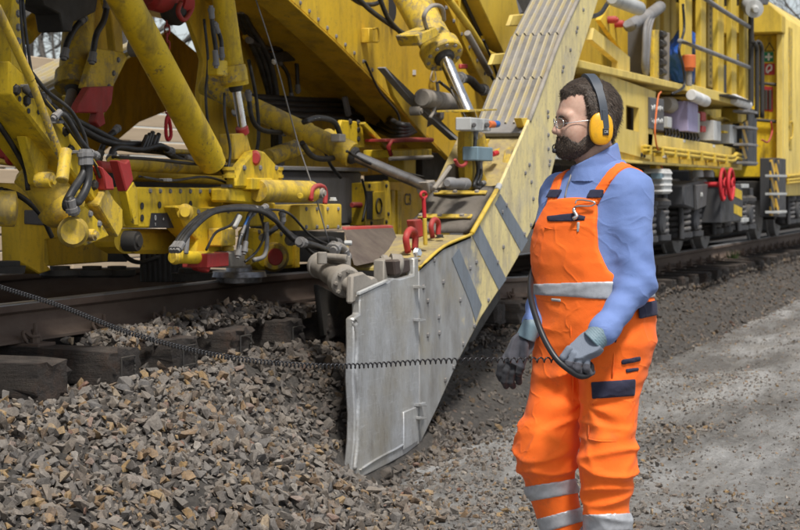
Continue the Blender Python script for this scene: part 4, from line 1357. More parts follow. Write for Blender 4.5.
# ribbed cover panels
def edge_pt(x, y): return P(x, y, CY + .02)
stops = [(594, -34), (561, 34), (545, 78), (527, 124)]
for (a_, b_) in zip(stops, stops[1:]):
    A_, B_ = edge_pt(*b_), edge_pt(*a_)
    dd = (B_ - A_).normalized()
    up = V(0, 1, 0).cross(dd).normalized()
    if up.z < 0: up = -up
    ribbed('cover_panel', A_ + up * -.005, B_ - dd * .03 + up * .012, V(0, .35, 0), up, 6, mach, .02)
# rim rail between flank and cover
tube('rim', [P(x, y, CY + .005) for x, y in ((592, -30), (562, 33), (545, 78), (529, 121))], .016, M['dust_grey'], mach, n=3)
A_, B_ = edge_pt(500, 187), edge_pt(527, 124)
dd = (B_ - A_).normalized(); up = V(0, 1, 0).cross(dd); up = up if up.z > 0 else -up
# recessed deck under the motor
obj_bm('deck', prism_bm([A_ - up * .06, B_ - up * .06, B_ + V(0, .46, 0) - up * .06, A_ + V(0, .46, 0) - up * .06], up * .015, .002), M['deck_dirt'], mach)
p0 = edge_pt(523, 131)
obj_bm('cover_end_plate', prism_bm([p0 + up * -.01, p0 + dd * .22 + up * -.01, p0 + dd * .22 + V(0, .30, 0) + up * -.01, p0 + V(0, .30, 0) + up * -.01], up * -.035, .005), M['steel_grey'], mach)
obj_bm('torn_corner', prism_bm([edge_pt(521, 118), edge_pt(529, 118), edge_pt(527, 130), edge_pt(524, 127)], (0, .05, 0), .003), M['yellow_clean'], mach)
# motor and brackets on the deck
m0 = P(493, 166, 3.55)
lathe('chain_motor', P(486, 166, 3.62), P(508, 160, 3.45), [(0, .04), (.1, .07), (.3, .075), (.31, .06), (.6, .062), (.61, .09), (.8, .09), (.81, .05), (1, .05)], M['yellow_worn'], mach, 22)
plate('motor_plate', [(480, 141), (493, 138), (505, 147), (500, 158), (488, 156)], 3.6, .04, Yw, mach)
plate('motor_lug', [(512, 150), (516, 147), (517, 170), (511, 176), (507, 176)], 3.4, .05, Yw, mach)
plate('small_gusset', [(484, 172), (490, 186), (482, 187)], 3.5, .02, Yc, mach)
# control post
post = plate('control_post', [(471, 130), (479, 130), (480, 190), (472, 190)], 3.5, .05, M['yellow_worn'], mach)
cb = pbox('control_box', 471, 118, 484, 131, 3.44, .1, M['light_grey'], mach, .006)
rod('rotary_switch', P(474, 125, 3.44), P(474, 125, 3.41), .014, M['panel_grey'], cb, 12)
cp = pbox('button_panel', 484, 119, 491, 131, 3.43, .1, M['light_grey'], mach, .004)
rod('button', P(486.5, 125, 3.43), P(487.3, 125, 3.40), .016, M['panel_grey'], cp, 12)
rod('orange_button', P(489, 124.5, 3.43), P(493.5, 124.5, 3.43), .022, M['orange_plastic'], cp, 12)
rod('blue_button', P(493, 124.5, 3.43), P(497.5, 124, 3.43), .022, M['blue_button'], cp, 12)
jb = pbox('terminal_box', 478, 147, 493, 161, 3.42, .1, M['blue_box'], mach, .006)
rod('red_button', P(493, 154, 3.47), P(497, 153, 3.47), .018, M['red_bright'], jb, 12)
plate('sheet_guard', [(468, 110), (497, 109), (497, 110.6), (468, 112)], 3.46, .2, M['yellow_worn'], mach, .001)
hose([(476, 131), (475, 150), (478, 170), (474, 186), (479, 186)], 3.47, .012, mach)
hose([(480, 160), (481, 175), (478, 184), (484, 183)], 3.46, .012, mach)
# links at the cylinder foot
lk = lathe('grease_cylinder', P(447, 183, 3.5), P(467, 184, 3.48), [(0, .02), (.1, .035), (.3, .035), (.31, .03), (.7, .03), (.71, .036), (.95, .036), (1, .02)], M['steel_grey'], mach, 16)
rod('link_rod', P(434, 189, 3.6), P(450, 167, 3.6), .014, M['dust_grey'], mach, 8)
plate('link_plate', [(440, 188), (452, 165), (464, 162), (470, 188)], 3.68, .03, M['dust_grey'], mach)
tube('red_shackle', [P(455, 160, 3.5), P(458, 165, 3.5), P(462, 166, 3.5), P(466, 163, 3.5), P(466, 155, 3.5)], .011, M['red_paint'], mach)

# rubber flaps lying on the slope, held by strips
a_, b_ = P(471, 233, CY + .01), P(499, 187, CY + .01)
Wd = V(0, .40, 0)
nrm = (b_ - a_).cross(Wd); nrm = (nrm if nrm.z > 0 else -nrm).normalized()
bmq = bmesh.new()
N1, N2 = 10, 8
gv = [[bmq.verts.new(a_.lerp(b_, i / N1) + Wd * (j / N2) + nrm * (.018 + .012 * math.sin(i * 1.1) * math.sin(j * .9 + .4) - .02 * (1 if i == 0 else 0)))
       for j in range(N2 + 1)] for i in range(N1 + 1)]
for i in range(N1):
    for j in range(N2):
        bmq.faces.new((gv[i][j], gv[i + 1][j], gv[i + 1][j + 1], gv[i][j + 1]))
bmesh.ops.solidify(bmq, geom=bmq.faces[:], thickness=.012)
obj_bm('rubber_flap', bmq, M['rubber_flap'], mach, smooth=True)
for t in (.22, .74):
    c0 = a_.lerp(b_, t) + nrm * .034 + V(0, .03, 0); dd2 = (b_ - a_).normalized()
    st = obj_bm('clamp_strip', prism_bm([c0 - dd2 * .022, c0 + dd2 * .022, c0 + dd2 * .022 + Wd * .84, c0 - dd2 * .022 + Wd * .84], nrm * .012, .003), Yw, mach)
    for s_ in (.15, .5, .8):
        bolt(c0 + Wd * s_ + nrm * .012, nrm, .014, st, M['dust_grey'])
tube('rim_tube', [P(499, 186, CY - .005), P(472, 233, CY - .005)], .015, M['yellow_clean'], mach, n=3)
rod('rim_tube_end', P(499.5, 185, CY - .005), P(497, 190, CY - .005), .019, M['light_grey'], mach, 10)
# top deck of the knuckle in front of the flaps
k0, k1, k2 = P(419, 268, CY), P(443, 247, CY), P(471, 235, CY)
obj_bm('knuckle_deck', prism_bm([k0, k1, k2, k2 + V(0, .62, 0), k1 + V(0, .62, 0), k0 + V(0, .5, 0)], (0, 0, -.02), .003), M['deck_dirt'], mach)
tube('deck_bead', [k0 + V(0, -.004, .004), k1 + V(0, -.004, .004), k2 + V(0, -.004, .004)], .009, M['yellow_clean'], mach, n=4)
bolt(P(440, 237, 3.45), V(0, 0, 1), .02, mach)
# red and yellow lever with a ring, and red shackles
lv = rod('lever', P(425.5, 245, 3.42), P(424.5, 218, 3.42), .013, M['yellow_clean'], mach, 10)
rod('lever_top', P(424.5, 218, 3.42), P(423.5, 198, 3.42), .012, M['red_bright'], lv, 10)
tube('lever_ring', [P(423.5 + 3 * math.cos(a), 195 + 3.2 * math.sin(a), 3.42) for a in np.linspace(0, 6.28, 12, endpoint=False)], .008, M['red_bright'], lv, closed=True)
for x, y, s_ in ((411, 238, 1.0), (435, 226, .8)):
    tube('red_hook', [P(x - 3 * s_, y + 14 * s_, 3.5), P(x - 5 * s_, y, 3.5), P(x - 1, y - 8 * s_, 3.5), P(x + 4 * s_, y - 4 * s_, 3.5), P(x + 4 * s_, y + 12 * s_, 3.5)], .020 * s_, M['red_paint'], mach)
plate('red_arm', [(414, 220), (422, 219), (426, 236), (417, 238)], 3.62, .05, M['red_paint'], mach)
bolt(P(417, 253, 3.40), V(-.4, -1, .2), .026, mach, M['chrome'])

# ---- blade ---------------------------------------------------------------------------
BL = [(360, 295), (374, 288), (388, 282), (394, 278), (400, 279), (414, 275), (414.5, 258), (418.5, 257), (419, 300), (419.5, 409), (419.5, 444), (405, 455), (385, 466), (357, 480),
      (352.5, 478), (351.5, 470), (354.5, 440), (355, 414), (353, 380), (354, 345), (354, 318), (360, 314)]
blade = plate('cutter_blade', BL, CY - .012, .045, M['scoured_steel'], mach, .007)
blade['label'] = 'bare scoured steel guide blade at the foot of the chute'
plate('wear_patch', [(404, 412), (418.5, 406), (418.5, 441), (404, 450)], CY - .022, .012, M['scoured_steel'], blade, .004)
tube('weld_seam', [P(x, y, CY - .014) for x, y in ((360, 470), (372, 462), (384, 455), (396, 449), (404, 444))], .007, M['scoured_steel'], blade, n=4, seg=6)
tube('ragged_edge', [P(x, y, CY - .012) for x, y in ((354.5, 320), (356.5, 345), (355.5, 372), (357.5, 398), (357, 420), (356.5, 445), (354, 470))], [.011 + .006 * abs(math.sin(i * 1.7)) for i in range(49)], M['scoured_steel'], blade, n=8, seg=6)
plate('top_lip', [(360, 292), (388, 279.5), (388, 282), (360, 295)], CY - .02, .02, M['light_grey'], blade, .002)
# clevises and swing cylinder of the blade
gc = lathe('blade_cylinder', P(318, 264, 3.72), P(347, 283, 3.46), [(0, .055), (.04, .07), (.1, .07), (.11, .062), (.82, .062), (.83, .082), (.97, .082), (1, .07)], DG, mach, 26)
d_, s_, u_ = frame_of(P(347, 283, 3.46) - P(318, 264, 3.72))
for k in range(8):
    an = k * math.pi / 4
    bolt(P(347, 283, 3.46) + (s_ * math.cos(an) + u_ * math.sin(an)) * .062, d_, .011, gc, M['dust_grey'])
rod('piston_rod', P(347, 283, 3.46), P(356, 289, 3.40), .04, DG, gc, 16)
for x0, y0, x1, y1 in ((322, 256, 347, 258), (326, 259, 348, 262)):
    rod('oil_pipe', P(x0, y0, 3.62), P(x1, y1, 3.48), .018, DG, gc, 10)
for x, y in ((322, 258), (336, 262), (346, 262)):
    rod('pipe_union', P(x, y + 6, 3.58), P(x, y - 6, 3.58), .026, DG, gc, 10)
hose([(300, 242), (318, 247), (326, 250), (334, 246)], 3.75, .02, mach)
hose([(334, 250), (338, 246), (344, 250), (346, 258)], 3.6, .022, mach, DG)
for Yk in (3.36, 3.46):
    plate('clevis_cheek', [(353, 275), (364, 272), (373, 279), (374, 288), (364, 298), (352, 304)], Yk, .035, DG, mach, .01)
lathe('clevis_pin', P(352, 280, 3.50), P(374, 284, 3.36), [(0, .03), (.1, .036), (.9, .036), (1, .03)], DG, mach, 14)
hp = lathe('hinge_barrel', P(380, 263, 3.47), P(402, 265, 3.37), [(0, .036), (.08, .046), (.28, .046), (.29, .036), (.45, .036), (.46, .056), (.92, .056), (1, .044)], DG, mach, 20)
for x in (384, 410):
    plate('hinge_post', [(x, 260), (x + 6, 258), (x + 6, 282), (x, 284)], 3.41, .06, DG, mach, .006)
obj_bm('hinge_block', prism_bm([P(394, 260, 3.36), P(410, 258, 3.36), P(411, 272, 3.36), P(396, 276, 3.36)], (0, .1, 0), .01), M['brown_flap'], mach)
# brown flap with a red edge, standing behind the blade
fp = obj_bm('brown_flap', prism_bm([P(346, 229, 3.85), P(393, 227, 3.85), P(404, 256, 3.62), P(357, 266, 3.62)], (0, .02, .006), .003), M['brown_flap'], mach)
obj_bm('red_edge', prism_bm([P(346, 227.5, 3.848), P(393, 225.8, 3.848), P(393.5, 229, 3.842), P(346.5, 231, 3.842)], (0, .025, .006), .002), M['red_paint'], fp)
rod('stub_shaft', P(344, 243, 3.7), P(352, 243, 3.66), .014, M['light_grey'], mach, 8)
# dark plate standing in for the shaded trench between blade and track
plate('trench_shade_plate', [(318, 284), (330, 290), (362, 300), (362, 338), (324, 336)], 3.92, .03, DS, mach)
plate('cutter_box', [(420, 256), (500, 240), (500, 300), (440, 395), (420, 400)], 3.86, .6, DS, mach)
# ------------------------------------------------------------------ rear of the machine: walkway, cabinets, bogie
SY = 3.75
def plate_hole(name, outer, inner, Y, th, mat, parent):
    bm = bmesh.new()
    O = [bm.verts.new(P(x, y, Y)) for x, y in outer]; I = [bm.verts.new(P(x, y, Y)) for x, y in inner]
    fs = [bm.faces.new((O[i], O[(i + 1) % 4], I[(i + 1) % 4], I[i])) for i in range(4)]
    r = bmesh.ops.extrude_face_region(bm, geom=fs)
    for e in r['geom']:
        if isinstance(e, bmesh.types.BMVert): e.co.y += th
    return obj_bm(name, bm, mat, parent)

plate_hole('side_panel', [(600, 72), (656, 92), (651, 160), (600, 146)], [(626, 105), (639, 108), (639, 132), (626, 129)], SY, .05, Yp, mach)
plate('rear_web', [(560, 60), (760, 110), (760, 166), (560, 150)], 4.25, .05, Yc, mach)
plate('opening_post', [(631, 104), (634, 104), (634, 132), (631, 132)], 4.0, .04, DG, mach)
plate('sill_beam', [(648, 133), (745, 149.5), (745, 160), (648, 146)], SY, .1, Yp, mach)
plate('lower_beam', [(600, 147), (742, 162), (742, 169), (600, 159)], SY + .02, .25, Yc, mach)
plate('beam_foot', [(600, 158), (742, 168), (742, 170), (600, 161)], SY - .03, .1, Yp, mach, .003)
for k, dy in enumerate((0, 4)):
    tube('handrail_pipe', [P(645, 146.5 + dy, SY - .06), P(700, 153 + dy, SY - .06), P(731, 157 + dy, SY - .06), P(736, 154 + dy, SY - .06), P(742, 155 + dy, SY - .06)], .022, Yc, mach, n=3)
for x in (651, 663, 676, 689, 702, 715, 727):
    y = 146 + (x - 645) * .123
    plate('pipe_clip', [(x, y - 1), (x + 1.4, y - 1), (x + 1.4, y + 8), (x, y + 8)], SY - .09, .09, Yc, mach, .002)
for x, y in ((641, 155), (644, 155.5)):
    bolt(P(x, y, SY), NY, .02, mach)
plate('stencil_mark', [(663, 154), (668, 154.5), (668, 158), (663, 157.5)], SY + .015, .004, M['white_paint'], mach, 0)
for x in (683.5, 713):
    plate('white_dash', [(x, 139.5 + (x - 683) * .17), (x + 2, 140 + (x - 683) * .17), (x + 2, 142.5 + (x - 683) * .17), (x, 142 + (x - 683) * .17)], SY - .003, .002, M['white_paint'], mach, 0)

# written slate and cabinets under the walkway
sl = plate('slate_box', [(650, 97), (664, 99.5), (664, 131), (650, 128.5)], SY - .02, .12, M['panel_grey'], mach, .005)
rr = random.Random(3)
for row in (0, 1):
    y0 = 107 + row * 13
    for k in range(6):
        x0 = 651.4 + k * 1.95
        pts = [(x0, y0 + rr.uniform(-2.2, 0)), (x0 + .5, y0 + rr.uniform(2.5, 4.5)), (x0 + 1.0, y0 + rr.uniform(-2, 1)), (x0 + 1.6, y0 + rr.uniform(2, 4))]
        tube('chalk_stroke', [P(x, y, SY - .022) for x, y in pts], .0055, M['white_print'], sl, n=2, seg=4)
mt = lathe('fan_motor', P(665, 104, SY + .1), P(673, 106, SY + .1), [(0, .07), (.6, .085), (.65, .06), (1, .06)], DG, mach, 16)
def cab(name, x0, y0, x1, y1, mat, Y=SY, th=.25):
    return pbox(name, x0, y0, x1, y1, Y, th, mat, mach, .006)
cab('small_cabinet', 668, 117, 672, 128, M['light_grey'])
cab('yellow_cover', 674, 99, 682, 130, Yu, SY + .12)
cab('lilac_cabinet', 688, 102, 698, 132, M['lilac'], SY - .05, .5)
cab('pale_cabinet', 697.5, 113, 700, 133, M['light_grey'], SY - .03, .2)
cab('red_cabinet', 701.5, 112, 706, 121, M['red_paint'], SY + .05)
cab('red_cabinet', 702, 126, 706, 132, M['red_paint'], SY + .05)
cab('grey_cabinet', 714, 121, 721, 141, M['light_grey'], SY - .02, .3)
cab('grey_cabinet', 730, 125, 737, 144, M['light_grey'], SY - .02, .45)
pbox('yellow_label', 724, 131, 728, 133, SY - .01, .3, Yu, mach, .001)
for k in range(11):
    x = 664 + k * 3.3
    hose([(x, 128 + k * .5), (x + 1.5, 133 + k * .5), (x + .5, 137 + k * .5)], SY + .05, .014, mach, name='cable_loop', n=4)
for k in range(5):
    hose([(708, 115 + k), (716, 119 + k), (724, 118 + k * 1.3), (732, 122 + k)], SY + .1 + .03 * k, .012, mach, M['yellow_worn'], 'brass_pipe', 4)
tube('orange_cable', [P(x, y, SY - .1) for x, y in ((661, 92), (658, 98), (655, 128), (656, 142), (658, 150))], .008, M['orange_plastic'], mach)
tube('orange_cable', [P(x, y, SY + .05) for x, y in ((650, 158), (658, 162), (662, 170), (657, 182), (650, 190))], .01, M['orange_plastic'], mach)
# walkway and its edge
plate('walkway', [(580, 60), (690, 86), (690, 92), (580, 68)], SY - .05, .9, Yp, mach, .006)
plate('walkway', [(690, 84), (752, 100), (752, 109), (690, 94)], SY - .07, .9, Yp, mach, .006)
for x, y in ((691, 95), (733, 99)):
    lathe('strip_lamp', P(x, y, SY - .1), P(x + 15, y + 6.5, SY - .1), [(0, .05), (.05, .06), (.95, .06), (1, .05)], M['white_paint'], mach, 16)
plate('lamp_guard', [(729, 94), (752, 101), (752, 102.5), (729, 96)], SY - .18, .3, DS, mach, .002)
plate('yellow_end_post', [(738, 108), (752, 111), (752, 124), (738, 122)], SY, .2, Yc, mach)
# cabin wall behind the railing
plate('cabin_wall', [(575, -60), (770, -60), (764, 112), (575, 64)], 4.7, .08, Yc, mach)
for x0, x1, y1 in ((655.5, 660, 80), (664, 670, 80), (671, 676, 84), (698, 701, 84), (702.5, 707.5, 86)):
    plate('wall_rib', [(x0, -30), (x1, -30), (x1, y1), (x0, y1 - 1)], 4.3, .1, Yp, mach, .003)
for x0, x1 in ((724.5, 731), (737, 743.5)):  # dark plates put in for the shaded cabin interior between posts
    plate('dark_gap_plate', [(x0, 22), (x1, 24), (x1, 94), (x0, 92)], 4.6, .05, M['brown_flap'], mach, 0)
plate('dark_gap_plate', [(712.6, -30), (718, -30), (718, 92), (712.6, 90)], 4.28, .1, M['black_plate'], mach, 0)  # black plate for the shade in this gap too
pc = plate('perforated_column', [(708, -30), (712.6, -30), (712.6, 88), (708, 86)], 4.1, .05, Yp, mach, .002)
for k in range(14):
    hole_disc(710.4, 2 + k * 6.2, 4.1, .021, pc, 'perforation_disc')
for x0, x1, y1 in ((685, 692, 56), (718, 724, 93), (731.6, 736.7, 96), (743.7, 748.7, 99), (701, 706, 88)):
    plate('railing_post', [(x0, -30), (x1, -30), (x1, y1 + 1.5), (x0, y1)], SY - .04, .06, Yc, mach, .004)
tube('handrail', [P(690, -12, SY - .1), P(720, 9, SY - .1), P(749, 27, SY - .1)], .026, M['steel_grey'], mach, n=2)
tube('handrail', [P(680, 41, SY - .1), P(715, 54, SY - .1), P(749, 67.5, SY - .1)], .026, M['steel_grey'], mach, n=2)
plate('dark_locker', [(722, 64), (730, 66), (730, 94), (722, 92)], 4.2, .1, M['panel_grey'], mach)
rod('silver_canister', P(735, 57, 4.1), P(743, 59, 4.1), .045, M['light_grey'], mach)
bc_ = lathe('beacon', P(689, 55, SY - .12), P(689, 71, SY - .12), [(0, .06), (.06, .068), (.8, .068), (.82, .05), (1, .045)], M['orange_plastic'], mach, 20)
rod('beacon_stem', P(689, 71, SY - .12), P(689, 86, SY - .12), .03, DG, bc_, 10)
tube('beacon_cable', [P(683, 4, SY - .1), P(684, 30, SY - .1), P(679, 50, SY - .1), P(683, 66, SY - .1), P(684, 86, SY - .1), P(672, 94, SY - .05)], .014, RB, mach)
# brackets left of the railing
plate('angle_bracket', [(594, 28), (613, 43), (630, 57), (630, 80), (618, 77), (618, 62), (592, 40)], SY + .1, .06, Yp, mach, .004)
plate('gusset', [(600, 20), (626, -20), (645, -20), (644, 20), (636, 60), (628, 60)], 4.1, .05, Yf, mach)
plate('gusset', [(612, 30), (626, 26), (652, 78), (618, 74)], 4.2, .05, Yf, mach)
for x, y in ((610, 20), (617, 24)):
    pin(x, y, 4.08, .035, mach, M['red_paint'], .08)
lathe('strip_lamp', P(612, -2, SY), P(640, 9, SY), [(0, .05), (.04, .065), (.96, .065), (1, .05)], M['light_grey'], mach, 16)
tube('exhaust_pipe', [P(629, 26, 3.95), P(642, 19, 3.9), P(652, 13, 3.88), P(660, 7, 3.88)], .06, M['steel_grey'], mach, seg=14)
plate('cooler', [(643, 24), (652, 20), (655, 80), (643, 76)], 3.95, .3, M['panel_grey'], mach, .02)
for k in range(3):
    tube('cooler_pipe', [P(655 - 3 * k, 12 + k, 3.86), P(650 - 2.4 * k, 28, 3.84), P(648 - 2 * k, 50, 3.84), P(647 - 1.6 * k, 70, 3.86), P(650, 80, 3.9)], .022, M['steel_grey'], mach)
plate('cooler_strap', [(654, 30), (659, 30), (659, 84), (654, 83)], 3.8, .04, M['yellow_worn'], mach, .003)
for k in range(5):
    rod('cooler_stud', P(660, 34 + k * 9.5, 3.85), P(664, 34.5 + k * 9.5, 3.85), .035, RB, mach, 10)
plate('wall_strap', [(664, 32), (670, 33), (669, 86), (663, 84)], 3.85, .05, M['dust_grey'], mach, .003)
hose([(586, 18), (600, 14), (606, 6), (611, -2)], 3.9, .02, mach)

# horn, mast and steps at the rear corner
mast = rod('mast', P(751, 16, SY - .1), P(751, 106, SY - .1), .035, DS, mach, 12)
lathe('horn', P(747, 4, SY - .05), P(756, 10, SY - .25), [(0, .06), (.2, .10), (.7, .11), (.85, .105), (.86, .05), (1, .03)], M['light_grey'], mach, 20)
plate('canopy', [(690, -20), (776, -20), (768, 5), (758, 3), (735, -6)], 3.7, .9, M['panel_grey'], mach)
for x in (757, 762):
    tube('grab_rail', [P(x - 4, 42, SY - .15), P(x - 1, 46, SY - .15), P(x, 60, SY - .15), P(x, 118, SY - .15)], .028, DS, mach)
st = plate('step_side', [(742, 124), (748, 120), (748, 158), (742, 161)], SY - .08, .03, M['hazard'], mach, 0)
plate('step_side', [(748, 108), (757, 110), (757, 166), (748, 166)], SY - .02, .3, M['bogie_grey'], mach)
for y in (112, 128, 145, 163):
    pbox('step_tread', 748.5, y - 1.2, 758, y + 1.2, SY - .2, .18, M['steel_grey'], mach, .003)
tube('red_cable', [P(762, 140, 3.9), P(768, 142, 3.9), P(772, 132, 3.9), P(771, 122, 3.9)], .012, M['red_paint'], mach)

# ---- bogie ------------------------------------------------------------------------
BG = M['bogie_grey']
def wheel(x, y, parent, nm='wheel', ys=1):
    zc = float(rail_z(x)) + .43
    o = lathe(nm, (x, y - .02, zc), (x, y + .14, zc), [(0, .16), (.05, .30), (.12, .31), (.13, .38), (.15, .43), (.75, .43), (.8, .46), (.95, .46), (1, .40)], M['steel_grey'], parent, 40)
    return o
def spring(x, y, z0, z1, r, parent):
    pts = [Vector((x + r * math.cos(a), y + r * math.sin(a), z0 + (z1 - z0) * a / (2 * math.pi * 5))) for a in np.linspace(0, 2 * math.pi * 5, 90)]
    return obj_bm('coil_spring', tube_bm(pts, .025, 7), M['panel_grey'], parent, smooth=True)
def bogie(xa, xb, root):
    b = obj_bm('bogie_frame', prism_bm([V(xa - .55, 4.05, 1.25), V(xa - .55, 4.05, 1.42), V(xb + .55, 4.05, 1.42), V(xb + .55, 4.05, 1.25),
                                        V(xb - .5, 4.05, 1.22), V((xa + xb) / 2 + .3, 4.05, 1.02), V((xa + xb) / 2 - .3, 4.05, 1.02), V(xa + .5, 4.05, 1.22)], (0, .12, 0), .02), BG, root, smooth=35)
    for x in (xa, xb):
        zc = float(rail_z(x)) + .43
        wheel(x, RAIL_Y - .1, b)
        lathe('axle_box', (x, 4.0, zc), (x, 3.78, zc), [(0, .15), (.6, .15), (.65, .12), (.9, .12), (1, .09)], BG, b, 20)
        rod('axle', (x, 4.4, zc), (x, 6.1, zc), .08, BG, b)
        for s in (-.30, .30):
            spring(x + s, 3.93, zc - .14, zc + .17, .11, b)
            lathe('spring_seat', (x + s, 3.93, zc - .22), (x + s, 3.93, zc - .13), [(0, .09), (.4, .15), (1, .15)], BG, b, 20)
            lathe('spring_cap', (x + s, 3.93, zc + .16), (x + s, 3.93, zc + .23), [(0, .15), (.6, .15), (1, .1)], BG, b, 20)
            rod('swing_hanger', (x + s * 1.55, 3.86, zc - .2), (x + s * 1.55, 3.88, zc + .32), .03, BG, b, 10)
        box('brake_block', (x + .46, 4.2, zc - .15), (x + .54, 4.5, zc + .15), DS, b)
    return b
bogie(17.9, 19.6, mach)
bogie(21.4, 23.1, mach)
plate('gear_case', [(684, 185), (700, 181), (709, 183), (707, 207), (697, 211), (684, 206)], 3.78, .4, BG, mach, .02)
plate('gear_case_cover', [(696, 185), (708, 184), (706, 206), (697, 210)], 3.75, .03, M['panel_grey'], mach, .006)
bolt(P(701, 195, 3.75), NY, .025, mach, M['light_grey'])
wc = pbox('ribbed_canister', 663.5, 169, 672, 194, 3.7, .2, M['light_grey'], mach, .02)
for k in range(4):
    pbox('canister_rib', 663.2, 172 + k * 6, 672.4, 174 + k * 6, 3.69, .22, M['white_paint'], wc, .004)
pbox('canister_bracket', 661, 173, 664, 179, 3.7, .1, M['blue_box'], mach, .003)
plate('hanger_post', [(656, 160), (662, 161), (662, 188), (656, 186)], 3.85, .06, Yf, mach)
for x in (695.5, 706):
    lathe('sensor_pot', P(x + 2.5, 170, 3.85), P(x + 2.5, 177, 3.85), [(0, .05), (.5, .06), (1, .06)], M['light_grey'], mach, 14)
# hand wheels of the parking brake
def handwheel(px, py, Y, r, label):
    c = P(px, py, Y)
    ring = [c + V(r * math.cos(a), 0, r * math.sin(a)) for a in np.linspace(0, 2 * math.pi, 32, endpoint=False)]
    o = obj_bm('hand_wheel', tube_bm(ring, .019, 8, closed=True), M['red_bright'], mach, smooth=True)
    o['label'] = label
    for k in range(3):
        a = k * 2 * math.pi / 3 + .5
        rod('spoke', c, c + V(r * math.cos(a), 0, r * math.sin(a)), .012, M['red_bright'], o, 8)
    rod('hub', c + V(0, -.02, 0), c + V(0, .5, 0), .028, M['red_bright'], o, 10)
handwheel(723, 184.5, 3.6, .165, 'left red hand wheel on the bogie')
handwheel(731, 184.5, 3.55, .165, 'right red hand wheel on the bogie')
dbx = pbox('striped_battery_box', 703 + 18, 184, 743, 222, 3.62, .5, BG, mach, .01)
for y in (187, 204):
    plate('yellow_stripe', [(734, y), (742, y + 4), (742, y + 13), (734, y + 9)], 3.617, .002, M['yellow_unit'], dbx, 0)
for y in (186, 220):
    pbox('bumper', 743, y - 2, 749, y + 2, 3.6, .1, M['light_grey'], mach, .004)
pbox('fuel_tank', 690, 172, 780, 214, 4.7, 1.2, BG, mach, .02)
pbox('fuel_tank', 560, 166, 668, 214, 4.7, 1.2, BG, mach, .02)
pbox('dark_backing_box', 640, 190, 790, 236, 5.75, .3, BG, mach, .02)  # added dark box, blacks out the bright ground seen under the machine
box('centre_sill', (14.5, 5.08, 1.3), (25, 5.6, 1.72), DS, mach)

# ------------------------------------------------------------------ rear wagon
wag = empty('yellow_wagon', (30, 5.2, .67), 'pale yellow closed wagon coupled behind the machine, at the right edge', 'rail wagon')
WX = 25.25
sec = [(3.75, 1.55), (3.75, 3.72), (4.05, 4.0), (4.6, 4.25), (5.8, 4.25), (6.4, 4.0), (6.65, 3.72), (6.65, 1.55)]
body = obj_bm('body', prism_bm([V(WX + .35, y, z) for y, z in sec], (20, 0, 0), .01), Yp, wag, smooth=35)
obj_bm('roof_overhang', prism_bm([V(WX - .02, y, z) for y, z in [(3.74, 3.50), (3.74, 3.73), (4.05, 4.02), (4.6, 4.27), (5.8, 4.27), (5.8, 3.5)]], (.36, 0, 0), .01), Yc, wag)
box('corner_post', (WX + .2, 3.76, 1.5), (WX + .345, 3.84, 3.49), Yp, wag)
box('end_wall', (WX + .33, 3.85, 1.56), (WX + .348, 6.6, 3.49), Yu, wag)
box('solebar', (WX, 3.78, 1.3), (WX + 20, 3.95, 1.56), Yp, wag)
for k in range(4):
    box('panel_rib', (WX + 2 + 4.5 * k, 3.715, 1.6), (WX + 2.1 + 4.5 * k, 3.75, 3.7), Yc, wag)
plate('dark_door_edge', [(789, 27), (792.5, 29), (792, 150), (789.5, 149)], 3.742, .006, M['yellow_worn'], wag, 0)
EX = WX + .325
def sign(name, pts, parent, mat, k=0, th=.006):
    return obj_bm(name, prism_bm([PX(x, y, EX - k) for x, y in pts], (th, 0, 0), 0), mat, parent)
sign('warning_triangle', [(769.5, 42), (775, 51.3), (764, 51.3)], wag, M['black_plate'])
sign('triangle_field', [(769.5, 44), (773.4, 50.6), (765.6, 50.6)], wag, Yu, .004)
gsn = sign('first_aid_sign', [(764, 52), (773.4, 52), (773.4, 62), (764, 62)], wag, M['green_sign'])
sign('white_cross', [(767.7, 53.3), (769.7, 53.3), (769.7, 56), (772.4, 56), (772.4, 58), (769.7, 58), (769.7, 60.7), (767.7, 60.7), (767.7, 58), (765, 58), (765, 56), (767.7, 56)], gsn, M['white_print'], .004)
rs = sign('fire_sign', [(763.5, 63.5), (774.8, 63.5), (774.8, 75), (763.5, 75)], wag, M['red_sign'])
tube('white_flame', [PX(x, y, EX - .004) for x, y in ((767, 73), (766.4, 69), (768.6, 65.5), (771.4, 66), (771.2, 70), (769, 71), (767.5, 73.5))], .012, M['white_print'], rs, n=3, seg=5)
for y in (83, 120):
    rod('end_rail', PX(757, y, EX - .06), PX(779, y + 2, EX - .06), .022, DS, wag, 8)
sign('red_panel', [(763, 86), (773, 87), (773, 112), (763, 111)], wag, M['red_sign'])
for x in (766, 770):
    rod('extinguisher_hose', PX(x, 90, EX - .05), PX(x, 110, EX - .05), .02, DS, wag, 8)
rod('door_bar', PX(779, 32, EX - .03), PX(779, 75, EX - .03), .02, DS, wag, 8)
tube('door_handle', [P(790.5, 122, 3.72), P(792.5, 123, 3.71), P(792.5, 136, 3.71), P(790.5, 139, 3.72)], .012, Yc, wag, n=3)
plate('step_stripe', [(771, 160), (775, 159), (775, 215), (771, 216)], 3.66, .02, M['hazard'], wag, 0)
plate('step_stripe', [(776.5, 160), (779, 160), (779, 214), (776.5, 214)], 3.68, .02, M['hazard'], wag, 0)
plate('step_side', [(779, 158), (786, 159), (786, 217), (779, 217)], 3.7, .25, BG, wag)
for y in (176, 194, 212):
    pbox('step_tread', 779.5, y - 1.2, 787, y + 1.2, 3.52, .18, M['light_grey'], wag, .003)
for y in (176, 180, 183):
    rod('side_rail', P(788, y, 3.72), P(830, y - 4, 3.72), .02, Yc, wag, 8)
bogie(27.2, 29.0, wag)
